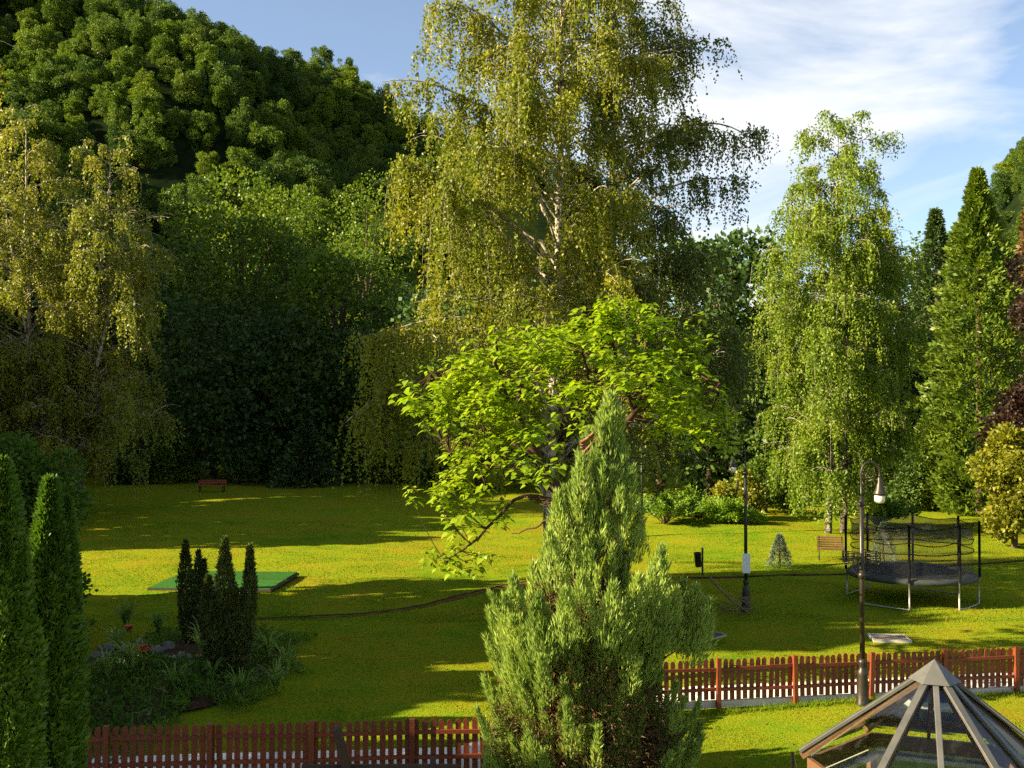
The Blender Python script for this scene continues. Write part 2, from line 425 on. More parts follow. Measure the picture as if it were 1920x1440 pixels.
M['bed_black'] = solid('bed_black', (0.014, 0.012, 0.012), 0.8, var=0.2, scale=40)
M['pad_grey'] = solid('pad_grey', (0.025, 0.03, 0.026), 0.7, var=0.2)
M['net'] = mix_clear('net', (0.010, 0.010, 0.010), 0.42)
M['net_thin'] = mix_clear('net_thin', (0.010, 0.010, 0.010), 0.74)
M['soil'] = solid('soil', (0.045, 0.028, 0.016), 1.0, var=0.5, scale=3, bump=0.8, spec=0.05)
M['bare_soil'] = solid('bare_soil', (0.13, 0.085, 0.02), 1.0, var=0.45, scale=2.5, bump=0.8, spec=0.03)
M['stone'] = solid('stone', (0.10, 0.09, 0.08), 0.9, var=0.5, scale=5, bump=0.6)
M['stone_pale'] = solid('stone_pale', (0.36, 0.34, 0.30), 0.9, var=0.3, scale=5, bump=0.4)
M['petal'] = solid('petal', (0.42, 0.05, 0.018), 0.6, var=0.25)
M['alu'] = solid('alu', (0.10, 0.098, 0.092), 0.42, metal=0.3, var=0.2, scale=5, bump=0.1)
M['wood_warm'] = solid('wood_warm', (0.12, 0.06, 0.030), 0.5, var=0.3, scale=6, stretch=(1, 6, 6))
M['blue_liner'] = solid('blue_liner', (0.022, 0.040, 0.115), 0.5, var=0.25, scale=2, bump=0.1)
M['cover_grey'] = solid('cover_grey', (0.42, 0.42, 0.38), 0.7, var=0.15)
M['roof_felt'] = solid('roof_felt', (0.030, 0.024, 0.020), 0.85, var=0.4, scale=14, bump=0.6)
M['glass'] = thin_glass('glass', (0.86, 0.92, 0.84))

# ------------------------------------------------------------------ ground and hills
rg = np.random.default_rng(5)

def ridge(X):
    return 112 - np.logaddexp(0, (112 - (56 - 0.50 * X)) / 8) * 8

def sstep(t):
    t = np.clip(t, 0, 1); return t * t * (3 - 2 * t)

def hill_z(X, Y):
    left = ridge(X) * sstep((Y - 98) / 150) * sstep((75 - X) / 60)
    left *= 1 - 0.45 * sstep((Y - 255) / 120)
    gully = 7 * np.sin(X * 0.085 + Y * 0.02) * np.sin(Y * 0.05 + 1) * sstep((Y - 110) / 60)
    right = 90 * sstep((X - 70 - (Y - 230) * 0.2) / 85) * sstep((Y - 130) / 100) * (1 - 0.8 * sstep((Y - 290) / 90))
    left += 72 * np.exp(-((X + 108) / 24) ** 2 - ((Y - 120) / 32) ** 2)  # unseen spur west of the view, raised to shade the lower hillside
    return np.maximum(left, 0) + gully * sstep(left / 20) + right

ny, nx = 120, 150
ys = np.linspace(92, 520, ny); xs = np.linspace(-330, 330, nx)
GXm, GYm = np.meshgrid(xs, ys)
Zh = hill_z(GXm, GYm) - 0.4
Vh = np.stack([GXm, GYm, Zh], -1).reshape(-1, 3)
ii = (np.arange(ny - 1)[:, None] * nx + np.arange(nx - 1)[None, :]).ravel()
Fh = np.stack([ii, ii + 1, ii + 1 + nx, ii + nx], -1)
hills = ob_np('hills', Vh, Fh, M['forest_floor'], None, True)
tag(hills, 'dark forest floor of the wooded hills behind the park', 'hill', kind='structure')

def lawn_z(X, Y):
    return 0.05 * np.sin(X * 0.35 + 1) * np.sin(Y * 0.22) + 0.03 * np.sin(X * 0.9 + Y * 0.7)

n1 = 130
gx = np.concatenate([np.linspace(-420, -45, 12), np.linspace(-44, 44, n1), np.linspace(45, 420, 12)])
gy = np.concatenate([np.linspace(-200, 4, 8), np.linspace(5, 92, n1), np.linspace(93, 600, 12)])
A, B = np.meshgrid(gx, gy)
Zl = np.where((np.abs(A) < 44.5) & (B > 4) & (B < 92.5), lawn_z(A, B), 0.0)
Vl = np.stack([A, B, Zl], -1).reshape(-1, 3)
w_ = len(gx)
ii = (np.arange(len(gy) - 1)[:, None] * w_ + np.arange(w_ - 1)[None, :]).ravel()
lawn = ob_np('lawn', Vl, np.stack([ii, ii + 1, ii + 1 + w_, ii + w_], -1), M['lawn'], None, True)
tag(lawn, 'mown lawn of the park with long tree shadows', 'lawn', kind='structure')

# short grass blades on the nearer lawn
n = 170000
Yb = 13.5 + (29 - 13.5) * rg.random(n) ** 1.1
Xb = (rg.random(n) * 2 - 1) * 0.54 * Yb
ok = ~(((Xb - 4.5) ** 2 + (Yb - 10.8) ** 2) < 1.9 ** 2)
Xb, Yb = Xb[ok], Yb[ok]
pos = np.stack([Xb, Yb, lawn_z(Xb, Yb) - 0.004], -1)
dr = np.stack([rg.normal(0, .5, len(Xb)), rg.normal(0, .5, len(Xb)), np.ones(len(Xb))], -1)
patchy = 0.75 + 0.5 * np.sin(Xb * 1.7 + np.sin(Yb * 1.3) * 2) * np.sin(Yb * 1.1 + 0.6 * Xb)
V, F = blades(pos, dr, (0.035 + 0.035 * rg.random(len(Xb))) * np.clip(patchy, .45, 1.3), 0.013, rg)
tag(ob_np('grass', V, F, M['grass_blade']), 'short grass blades standing on the near lawn', 'grass', kind='stuff')

n = 150000
Yb = 28 + 24 * rg.random(n) ** 1.2; Xb = (rg.random(n) * 2 - 1) * 0.53 * Yb
lump_ = np.sin(Xb * 1.3 + 2 * np.sin(Yb * .9)) * np.sin(Yb * 1.1 + Xb * .4) + rg.normal(0, .35, n)
Xb, Yb, lump_ = Xb[lump_ > -.2], Yb[lump_ > -.2], lump_[lump_ > -.2]; n = len(Xb)
V2, F2 = blades(np.stack([Xb, Yb, lawn_z(Xb, Yb) - 0.004], -1), np.stack([rg.normal(0, .6, n), rg.normal(0, .6, n), np.ones(n)], -1), (0.03 + .04 * rg.random(n)) * (1 + .3 * lump_), 0.022, rg)
tag(ob_np('far_grass', V2, F2, M['grass_blade']), 'uneven grass on the farther lawn', 'grass', kind='stuff')
n = 1500
Yb = 14 + 32 * rg.random(n) ** 1.3; Xb = (rg.random(n) * 2 - 1) * 0.53 * Yb
V2, F2 = leaf_quads(np.stack([Xb, Yb, lawn_z(Xb, Yb) + 0.045], -1), np.stack([rg.normal(0, 1, n), rg.normal(0, 1, n), rg.normal(0, .2, n)], -1), 0.05 + .05 * rg.random(n), 0.04, rg, up=np.array([0, 0, 1.0]))
tag(ob_np('fallen_leaves', V2, F2, M['brown_needle']), 'scattered fallen leaves lying on the lawn', 'leaves', kind='stuff')
n = 9000
f = rg.random(n); sel = rg.random(n)
Xb = np.where(sel < .45, 2.6 + 9.0 * f, np.where(sel < .75, -6.9 + 6.6 * f, 2.3 + 1.2 * rg.normal(size=n) * .5))
Yb = np.where(sel < .45, 19.78 + 1.39 * f, np.where(sel < .75, 15.78 + .49 * f, 18.2 + rg.normal(size=n) * .6)) - np.abs(rg.normal(0, .10, n))
pos = np.stack([Xb, Yb, lawn_z(Xb, Yb) - 0.004], -1)
V2, F2 = blades(pos, np.stack([rg.normal(0, .4, n), rg.normal(0, .4, n), np.ones(n)], -1), (0.06 + .12 * rg.random(n) ** 2), 0.012, rg)
tag(ob_np('rough_grass', V2, F2, M['grass_blade']), 'longer rough grass along the foot of the fences', 'grass', kind='stuff')

def strip(name, pts, w, mat, label, cat, z=0.012, seed=1, ragged=0.5):
    """a worn strip lying on the lawn, with a ragged edge"""
    r = np.random.default_rng(seed)
    P = np.array(pts, float); t = np.linspace(0, len(P) - 1, 90)
    X = np.interp(t, range(len(P)), P[:, 0]); Y = np.interp(t, range(len(P)), P[:, 1])
    wd = np.interp(t, range(len(P)), w) * (1 + ragged * r.normal(size=90) * 0.5)
    Xo = r.normal(0, 0.03, 90)
    rows = []
    for k, s in enumerate((-1, -.4, .4, 1)):
        yy = Y + s * wd * 0.5
        zz_ = lawn_z(X, yy) + z + (0.02 + 0.02 * r.random(90) if abs(s) < 0.9 else 0)
        rows.append(np.stack([X + Xo, yy, zz_], -1))
    V = np.stack(rows, 1).reshape(-1, 3)
    i = (np.arange(89)[:, None] * 4 + np.arange(3)[None, :]).ravel()
    o = ob_np(name, V, np.stack([i, i + 4, i + 5, i + 1], -1), mat)
    return tag(o, label, cat, kind='structure')

a = [GX(480, 1163), GX(560, 1160), GX(680, 1150), GX(800, 1134), GX(880, 1116), GX(945, 1098), GX(1010, 1090), GX(1120, 1086)]
strip('dirt_path', a, [0.05, 0.15, 0.3, 0.5, 0.8, 1.0, 0.8, 0.4], M['bare_soil'], 'worn brown dirt path crossing the lawn', 'path', 0.010, 3)
strip('trench', a, [0.02, 0.04, 0.05, 0.07, 0.11, 0.15, 0.14, 0.08], M['soil'], 'thin dark line of dug soil along the dirt path', 'trench', 0.030, 4)
a = [GX(1270, 1082), GX(1380, 1081), GX(1500, 1076), GX(1600, 1072), GX(1760, 1062), GX(1830, 1058), GX(1930, 1053)]
strip('trench', a, [0.10, 0.12, 0.11, 0.10, 0.09, 0.10, 0.12], M['soil'], 'thin dark trench running past the bin towards the trampoline', 'trench', 0.02, 6, 0.9)

# ------------------------------------------------------------------ tree makers
def strands(starts, outs, lens, spacing, rng, size, kick=0.35):
    """hanging twigs strung with leaves"""
    n = np.maximum((lens / spacing).astype(int), 3)
    idx = np.repeat(np.arange(len(starts)), n)
    k = np.concatenate([np.arange(q) for q in n])
    t = (k + rng.random(len(k))) / n[idx]
    L = lens[idx]
    out = outs[idx] * (kick * (1 - np.exp(-3 * t)) * np.minimum(L, 1.5))[:, None]
    sway = rng.normal(0, 0.10, (len(starts), 3))[idx] * (t * L)[:, None]
    p = starts[idx] + out + sway
    p[:, 2] += 0.12 * np.minimum(L, 1) * np.sin(np.minimum(t * 4, PI)) - t ** 1.15 * L
    p += rng.normal(0, 0.035, p.shape)
    d = np.stack([rng.normal(0, .55, len(p)), rng.normal(0, .55, len(p)), -0.75 + rng.normal(0, .35, len(p))], -1)
    s = size * (0.7 + 0.6 * rng.random(len(p)))
    return leaf_quads(p, d, s, s * 0.68, rng)

def birch(name, label, base, trunks, prof, n_limbs, per_limb, size, spacing, leafmat, seed, group=None, low=0.12,
          droop=(0.7, 2.6), flat=1.0, tr=0.2, extra=(), bare_top=0.0, spread=0.15):
    """prof: rows (z, radius towards -X, radius towards +X); trunks: list of (dx, dy, height, lean_x)"""
    rng = np.random.default_rng(seed)
    root = empty(name, base, label, 'birch', group)
    wood = Tubes()
    pr = np.array(prof, float)
    SP, SO, SL = [], [], []
    def rad(z, az):
        c = math.cos(az)
        rl, rr = np.interp(z, pr[:, 0], pr[:, 1]), np.interp(z, pr[:, 0], pr[:, 2])
        e = rl if c < 0 else rr
        m = 0.5 * (rl + rr) * flat
        return abs(c) * e + (1 - abs(c)) * m
    for ti, (tx, ty, th, lean) in enumerate(trunks):
        m = 14
        tz = np.linspace(0, th, m)
        wob = np.cumsum(rng.normal(0, 0.05 * th / 20, (m, 2)), 0)
        TP = np.stack([tx + lean * (tz / th) ** 1.3 + wob[:, 0], ty + wob[:, 1], tz - 0.05], -1)
        wood.add(TP[:-1], (tr * (1 - tz / th) ** 1.0 + 0.008)[:-1], 9)
        def at(z):
            return np.array([np.interp(z, tz, TP[:, i]) for i in range(3)])
        for li in range(n_limbs):
            f = (li + rng.random()) / n_limbs
            z0 = th * (low + (0.97 - low) * f ** 0.95)
            az = (li * 2.39996 + rng.normal(0, .35)) % (2 * PI)
            p0 = at(z0)
            rr_ = rad(z0, az) * rng.uniform(0.55, 1.05)
            rise = rr_ * rng.uniform(0.25, 0.75) * (1.2 - 0.6 * f)
            o = np.array([math.cos(az), math.sin(az), 0])
            p1 = p0 + o * rr_ * 0.5 + np.array([0, 0, rise * 1.25])
            p2 = p0 + o * rr_ + np.array([0, 0, rise * 0.75])
            Q = bez(p0, p1, p2, 9)
            Q[1:-1] += rng.normal(0, 0.04 * rr_ / 3, (7, 3))
            r0 = (0.02 + 0.018 * rr_ / 2) * (1 - 0.45 * f)
            wood.add(Q, np.linspace(r0, 0.008, 9), 5)
            ns = int(per_limb * (0.35 + 0.65 * rr_ / max(pr[:, 1:].max(), 1)))
            nb = rng.integers(4, 7)
            lines = [Q]
            for b in range(nb):
                t0 = rng.uniform(0.25, 0.95); k = int(t0 * 8)
                q0 = Q[k]
                a2 = az + rng.normal(0, 0.9)
                bl = rr_ * rng.uniform(0.18, 0.42)
                q2 = q0 + np.array([math.cos(a2) * bl, math.sin(a2) * bl, rng.uniform(-0.15, 0.3) * bl])
                q1 = (q0 + q2) / 2 + np.array([0, 0, 0.35 * bl])
                QQ = bez(q0, q1, q2, 5)
                wood.add(QQ, np.linspace(r0 * 0.4, 0.006, 5), 4)
                lines.append(QQ)
            if bare_top and z0 > th * (1 - bare_top):
                ns = int(ns * 0.25)
            while ns > 0:                              # twigs hang in bundles, with gaps between the curtains
                ln = lines[0] if rng.random() < 0.3 else lines[rng.integers(0, len(lines))]
                t0 = 1 - rng.random() ** 1.4 * (0.7 if ln is Q else 1.0)
                k = min(int(t0 * (len(ln) - 1)), len(ln) - 2); fr = t0 * (len(ln) - 1) - k
                c0 = ln[k] * (1 - fr) + ln[k + 1] * fr
                tg = ln[k + 1] - ln[k]
                mx = droop[0] + (droop[1] - droop[0]) * rng.random() ** 1.8
                mx *= (0.5 if f > 0.9 else 1)
                m_ = int(min(ns, rng.integers(5, 16))); ns -= m_
                for s_ in range(m_):
                    SP.append(c0 + tg * rng.normal(0, .35) + rng.normal(0, spread, 3) * (1, 1, 0.35))
                    a3 = az + rng.normal(0, 0.7)
                    SO.append((math.cos(a3), math.sin(a3), 0))
                    SL.append(min(mx * rng.uniform(0.4, 1.05), max(SP[-1][2] - 0.9, 0.3)))
    for (P0, P1, P2, r0, ns, dl) in extra:           # limbs seen singly in the photograph
        Q = bez(P0, P1, P2, 12)
        wood.add(Q, np.linspace(r0, 0.012, 12), 6)
        for s_ in range(ns):
            t0 = 1 - 0.75 * rng.random() ** 1.3; k = min(int(t0 * 11), 10)
            if s_ % 11 == 0:
                cc = Q[k] + rng.normal(0, 0.30, 3) * (1, 1, 0.3); dm = dl * (0.4 + 0.85 * rng.random() ** 1.3)
            SP.append(cc + rng.normal(0, 0.16, 3) * (1, 1, 0.4)); a3 = rng.uniform(0, 2 * PI); SO.append((math.cos(a3), math.sin(a3), 0))
            SL.append(min(dm * rng.uniform(0.45, 1.05), max(SP[-1][2] - 0.5, 0.3)))
    V, F = strands(np.array(SP), np.array(SO), np.array(SL), spacing, rng, size)
    for i in range(0, len(SP), 8):                    # the thin twigs themselves, where leaves leave them bare
        p, o, L = np.array(SP[i]), np.array(SO[i]), SL[i]
        t_ = np.linspace(0, 1, 4)
        q_ = p + o * (0.35 * (1 - np.exp(-3 * t_)) * min(L, 1.5))[:, None]
        q_[:, 2] += 0.12 * min(L, 1) * np.sin(np.minimum(t_ * 4, PI)) - t_ ** 1.15 * L
        wood.add(q_, [.008, .006, .005, .003], 3)
    wood.build('trunk', M['birch_bark'], root)
    ob_np('crown', V, F, leafmat, root)
    return root, len(F)

def blob_crown(rng, h, w, n_leaf, size, n_blob=26, low=0.18, top_bias=1.0, shape='dome', upright=0.0, rs=1.0, fluff=0.0):
    """leaf positions on overlapping clumps of a broadleaf crown: base at z=0, height h, half-width w"""
    C, Rb = [], []
    for i in range(n_blob):
        z = low + (0.9 - low) * rng.random() ** 0.85
        if shape == 'dome': env = math.sqrt(max(1 - ((z - 0.45) / 0.6) ** 2, 0.05))
        elif shape == 'cone': env = max(1.05 - z, 0.08) 
        elif shape == 'column': env = min(1, 1.9 * (1.04 - z), 0.6 + z)
        a = rng.uniform(0, 2 * PI); rr = w * env * (0.35 + 0.5 * rng.random())
        C.append((rr * math.cos(a), rr * math.sin(a), z * h)); Rb.append(rs * w * rng.uniform(0.24, 0.42) * (0.6 + 0.4 * env))
    C, Rb = np.array(C), np.array(Rb)
    pr = Rb ** 2 / (Rb ** 2).sum()
    b = rng.choice(n_blob, n_leaf, p=pr)
    d = nrm(rng.normal(size=(n_leaf, 3)) + np.array([0, 0, 0.25]))
    # sub-clumps give each bough its broken edge
    lump = 1 + 0.22 * np.sin(d[:, 0] * 7 + b) * np.sin(d[:, 1] * 6 + 2 * b) + 0.15 * np.sin(d[:, 2] * 9 + b * 3)
    p = C[b] + d * (Rb[b] * lump * (0.72 - fluff + (0.33 + 2 * fluff) * rng.random(n_leaf) ** 0.5))[:, None] * np.array([1, 1, 0.85])
    dd = nrm(d + rng.normal(0, 0.7, (n_leaf, 3)) + np.array([0, 0, upright - 0.15]))
    s = size * (0.65 + 0.7 * rng.random(n_leaf))
    return leaf_quads(p, dd, s, s * 0.75, rng), C, Rb

def trunk_with_boughs(h, C, r, rng, low=0.12):
    t = Tubes(); z = np.linspace(-0.1, h * 0.85, 9)
    TP = np.stack([np.cumsum(rng.normal(0, 0.03 * h / 15, 9)), np.cumsum(rng.normal(0, 0.03 * h / 15, 9)), z], -1)
    t.add(TP, r * (1 - 0.85 * np.linspace(0, 1, 9)), 8)
    for c in C[::2]:
        z0 = max(h * low, c[2] * 0.62); p0 = np.array([np.interp(z0, z, TP[:, i]) for i in range(3)])
        t.add(bez(p0, (p0 + c) / 2 + np.array([0, 0, 0.06 * h]), c, 6), np.linspace(r * 0.4, 0.02, 6), 5)
    return t

def conifer_leaves(rng, h, w, n, size, prof=None, drop=0.25, whorl=0.0, out_w=1.0, up=0.35, la=1.0):
    """sprays on the outside of a cone of boughs"""
    z = rng.random(n) ** 0.8 if prof is None else rng.random(n)
    env = (1.03 - z) ** 0.85 if prof is None else np.interp(z, [q[0] for q in prof], [q[1] for q in prof])
    a = rng.uniform(0, 2 * PI, n)
    tier = 1 + 0.20 * np.sin(z * h * whorl * 2 * PI + 3 * np.sin(a * 3)) if whorl else 1.0
    lump = 1 + la * (0.13 * np.sin(a * 5 + z * h * 2.1) + 0.10 * np.sin(a * 9 - z * h * 3.7) + 0.08 * np.sin(a * 3 + z * h * 6) + 0.14 * np.sin(a * 2 + z * h * 0.9) * np.sin(z * h * 1.7))
    r = w * env * tier * lump * (0.62 + 0.42 * rng.random(n) ** 0.45)
    p = np.stack([r * np.cos(a), r * np.sin(a), z * h - drop * r], -1)
    d = np.stack([out_w * np.cos(a), out_w * np.sin(a), up + 0 * a], -1) + rng.normal(0, 0.45, (n, 3))
    s = size * (0.6 + 0.8 * rng.random(n))
    return p, d, s

def straight_trunk(h, r):
    t = Tubes(); z = np.linspace(-0.1, h * 0.96, 6)
    t.add(np.stack([0 * z, 0 * z, z], -1), np.linspace(r, 0.02, 6), 7)
    return t

def place(parent_of_parts, loc, label, cat, rz=0.0, scale=1.0, group=None, name=None):
    """a copy of a thing and of its parts"""
    r = parent_of_parts.copy(); COL.objects.link(r)
    if name: r.name = name
    r.location = loc; r.rotation_euler = (0, 0, rz)
    r.scale = (scale, scale, scale) if np.isscalar(scale) else scale
    tag(r, label, cat, group)
    for ch in parent_of_parts.children:
        c = ch.copy(); COL.objects.link(c); c.parent = r
    return r

# ------------------------------------------------------------------ the wooded hills
hill_protos = []
for k in range(7):
    r = np.random.default_rng(100 + k)
    h, w = r.uniform(10, 14), r.uniform(4.2, 5.8)
    (V, F), C, Rb = blob_crown(r, h, w, 10000, 0.38, n_blob=46, low=0.06, rs=0.66, fluff=0.2)
    me = mesh_np('hillside_tree', V, F, M['hill_leaf'] if k % 3 else M['broad_leaf'])
    hill_protos.append(me)
r = np.random.default_rng(9)
hill_spots = []                                   # X, Y, scale, which slope
Yc = 104.0
while Yc < 262:
    Xc = -0.57 * Yc - 4
    lim = -0.075 * Yc if Yc < 200 else 0.06 * Yc
    while Xc < lim:
        X, Y = Xc + r.normal(0, 1.3), Yc + r.normal(0, 1.3)
        zt = float(hill_z(np.array(X), np.array(Y)))
        py = HOR - FPX * (zt + 8 - CH) / Y
        if -120 < py < 520: hill_spots.append((X, Y, r.uniform(0.42, 0.68) * (1.25 if r.random() < .1 else 1), 0))
        Xc += r.uniform(4.0, 5.6)
    Yc += 5.0
for Yc in np.arange(190, 312, 9.0):
    Xc = 0.40 * Yc
    while Xc < 0.54 * Yc:
        X, Y = Xc + r.normal(0, 1.5), Yc + r.normal(0, 1.5)
        if float(hill_z(np.array(X), np.array(Y))) > 9: hill_spots.append((X, Y, r.uniform(0.45, 0.75), 1))
        Xc += r.uniform(6, 8)
hill_spots.sort(key=lambda q: -q[2] / q[1] * (1.25 if HOR - FPX * (float(hill_z(np.array(q[0]), np.array(q[1]))) + 8 - CH) / q[1] < 420 else 0.8))
LAB = [('leafy tree among the many covering the steep wooded hillside', 'trees covering the steep hillside'),
       ('small tree among those on the sunny slope beyond the dark conifers', 'trees on the sunny far slope')]
first_of = {}
for (X, Y, q, k) in hill_spots[:298]:
    kk = int(r.integers(0, 7))
    o = bpy.data.objects.new('hillside_tree', hill_protos[kk])
    o.location = (X, Y, float(hill_z(np.array(X), np.array(Y))) - 1.2)
    o.rotation_euler = (r.normal(0, .06), r.normal(0, .06), r.uniform(0, 6.28))
    o.scale = (q * r.uniform(.9, 1.15), q * r.uniform(.9, 1.15), q * r.uniform(.85, 1.3))
    link(o); tag(o, LAB[k][0], 'tree', LAB[k][1])
rest_ = hill_spots[298:]
# the rest of the woods: one mass, the same crowns set on points
if rest_:
    me = bpy.data.meshes.new('hillside_woods')
    me.from_pydata([(X, Y, float(hill_z(np.array(X), np.array(Y))) - 1.2) for (X, Y, q, k) in rest_], [], [])
    at_s = me.attributes.new('size', 'FLOAT', 'POINT'); at_s.data.foreach_set('value', [q for (_, _, q, _) in rest_])
    at_r = me.attributes.new('turn', 'FLOAT_VECTOR', 'POINT'); at_r.data.foreach_set('vector', [v for _ in rest_ for v in (0.0, 0.0, float(r.uniform(0, 6.28)))])
    at_k = me.attributes.new('kind', 'INT', 'POINT'); at_k.data.foreach_set('value', [int(r.integers(0, 7)) for _ in rest_])
    woods = link(bpy.data.objects.new('hillside_woods', me))
    tag(woods, 'mass of woodland filling the steep hillside between the nearer trees', 'woodland', kind='stuff')
    ng = bpy.data.node_groups.new('woods', 'GeometryNodeTree')
    ng.interface.new_socket('Geometry', in_out='INPUT', socket_type='NodeSocketGeometry')
    ng.interface.new_socket('Geometry', in_out='OUTPUT', socket_type='NodeSocketGeometry')
    gi, go = ng.nodes.new('NodeGroupInput'), ng.nodes.new('NodeGroupOutput')
    jn = ng.nodes.new('GeometryNodeJoinGeometry')
    def attr(nm, ty):
        a_ = ng.nodes.new('GeometryNodeInputNamedAttribute'); a_.data_type = ty; a_.inputs['Name'].default_value = nm; return a_.outputs[0]
    sz, tn, kd = attr('size', 'FLOAT'), attr('turn', 'FLOAT_VECTOR'), attr('kind', 'INT')
    by_mesh = {o.data.name: o for o in COL.objects if o.name.startswith('hillside_tree')}
    for kk, pm in enumerate(hill_protos):
        if pm.name not in by_mesh: continue
        oi = ng.nodes.new('GeometryNodeObjectInfo'); oi.transform_space = 'ORIGINAL'; oi.inputs['Object'].default_value = by_mesh[pm.name]
        cmp_ = ng.nodes.new('FunctionNodeCompare'); cmp_.data_type = 'INT'; cmp_.operation = 'EQUAL'
        si = [i_ for i_ in cmp_.inputs if i_.enabled and i_.type == 'INT']
        ng.links.new(kd, si[0]); si[1].default_value = kk
        ip = ng.nodes.new('GeometryNodeInstanceOnPoints')
        ng.links.new(gi.outputs[0], ip.inputs['Points']); ng.links.new(cmp_.outputs[0], ip.inputs['Selection'])
        ng.links.new(oi.outputs['Geometry'], ip.inputs['Instance']); ng.links.new(tn, ip.inputs['Rotation']); ng.links.new(sz, ip.inputs['Scale'])
        ng.links.new(ip.outputs[0], jn.inputs[0])
    ng.links.new(jn.outputs[0], go.inputs[0])
    woods.modifiers.new('woods', 'NODES').node_group = ng

# ------------------------------------------------------------------ trees at the foot of the hill and at the park's edge
def broadleaf(name, label, cat, loc, h, w, n, size, leaf, seed, n_blob=30, low=0.1, shape='dome', group=None, bark='bark', scale=None):
    rr = np.random.default_rng(seed)
    root = empty(name, loc, label, cat, group)
    (V, F), C, Rb = blob_crown(rr, h, w, n, size, n_blob, low, shape=shape)
    trunk_with_boughs(h, C, 0.018 * h + 0.05, rr).build('trunk', M[bark], root)
    ob_np('crown', V, F, M[leaf], root)
    return root

def at_px(x, ytop, D):
    """where a tree stands whose top shows at pixel (x, ytop) at distance D, and how tall it is"""
    p = PX(x, ytop, D)
    return (p[0], D, 0.0), p[2]

edge = [  # x, top y, D, half-width, leaf, label
    (455, 335, 88, 8.0, 'broad_leaf', 'tall tree with sunlit rounded top at the foot of the hill'),
    (560, 405, 84, 6.5, 'broad_leaf', 'tree with sunlit shoulder sloping down towards the weeping birch'),
    (640, 450, 80, 5.5, 'broad_leaf', 'lower tree with bright tip just behind the weeping birch'),
    (330, 420, 92, 7.0, 'deep_leaf', 'dark tree between the golden birch and the sunlit rounded tree'),
    (400, 560, 80, 6.0, 'deep_leaf', 'dark shaded tree over the red bench'),
    (520, 600, 78, 6.0, 'deep_leaf', 'dark shaded tree behind the far lawn, between bench and weeping birch'),
    (620, 620, 79, 5.5, 'deep_leaf', 'dark shaded tree at the far lawn beside the weeping birch curtain'),
    (690, 330, 120, 6.5, 'broad_leaf', 'round bright tree on the lower hillside touching the weeping birch'),
    (220, 430, 86, 7.0, 'deep_leaf', 'dark shaded tree behind the golden birch'),
    (80, 360, 88, 8.0, 'deep_leaf', 'dark shaded tree behind the golden birch by the picture edge'),
    (760, 560, 78, 6.5, 'deep_leaf', 'dark tree seen through the hem of the weeping birch'),
    (900, 520, 72, 6.5, 'deep_leaf', 'dark tree behind the trunk of the weeping birch'),
    (1060, 520, 74, 6.5, 'deep_leaf', 'dark tree behind the catalpa crown'),
    (1240, 440, 66, 5.5, 'deep_leaf', 'dark tree behind the shaded birch, next to the catalpa'),
    (1375, 420, 62, 4.2, 'deep_leaf', 'green tree filling the gap between shaded birch and bright birch'),
    (1330, 600, 60, 4.0, 'deep_leaf', 'dark tree above the spreading junipers'),
    (1690, 430, 76, 5.2, 'broad_leaf', 'bushy green tree behind the bright birch, next to the conifers'),
    (1640, 560, 70, 4.8, 'deep_leaf', 'dark bushy tree behind the street lamp'),
    (1470, 560, 70, 4.8, 'deep_leaf', 'dark tree behind the bright birch crown'),
]
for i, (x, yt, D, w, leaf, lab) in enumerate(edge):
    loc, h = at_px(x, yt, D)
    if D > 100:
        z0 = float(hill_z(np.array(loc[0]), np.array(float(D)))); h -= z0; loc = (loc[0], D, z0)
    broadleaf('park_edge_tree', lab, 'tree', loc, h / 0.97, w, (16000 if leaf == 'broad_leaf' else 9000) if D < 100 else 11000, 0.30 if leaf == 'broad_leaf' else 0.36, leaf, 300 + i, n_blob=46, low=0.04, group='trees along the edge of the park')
# trees west of the lawn: beyond the picture's edge, they throw the long shadows
shade = [  # X, D, height, half-width, low
    (-18.0, 21.8, 14.0, 2.4), (-18.5, 25.4, 16.0, 2.6), (-18.5, 28.8, 15.5, 2.3), (-23, 24.0, 16.5, 2.6),
    (-16.5, 18.4, 8.0, 1.9), (-14.5, 13.6, 7.6, 1.6), (-14.0, 10.9, 8.0, 1.7), (-17.5, 16.2, 7.0, 1.5),
    (-28, 41.0, 11.5, 2.3), (-28.5, 44.0, 12.0, 2.6), (-30, 48.0, 13, 3.0), (-33, 52.5, 14, 3.4),
    (-40, 56.5, 19, 4.5), (-40, 63.5, 20, 5.0), (-42, 70.5, 22, 5.5), (-46, 78.0, 34, 6.5), (-46, 71.0, 33, 6.5), (-48, 64.0, 28, 5.5), (-50, 86.0, 30, 7), (-56, 80.0, 30, 7), (-58, 94.0, 30, 8),
]
sh0 = None
for i, (X, D, h, w) in enumerate(shade):
    lab = 'tall leafy tree west of the lawn, beyond the picture edge'
    if sh0 is None:
        sh0 = broadleaf('lawn_edge_tree', lab, 'tree', (0, 0, 0), 16.0, 3.6, 15000, 0.5, 'broad_leaf', 77, n_blob=40, low=0.05, group='trees west of the lawn')
        sh0.location = (X, D, 0); sh0.scale = (w / 3.6, w / 3.6, h / 16)
    else:
        place(sh0, (X, D, 0), lab, 'tree', i * 1.3, (w / 3.6, w / 3.6, h / 16), 'trees west of the lawn')

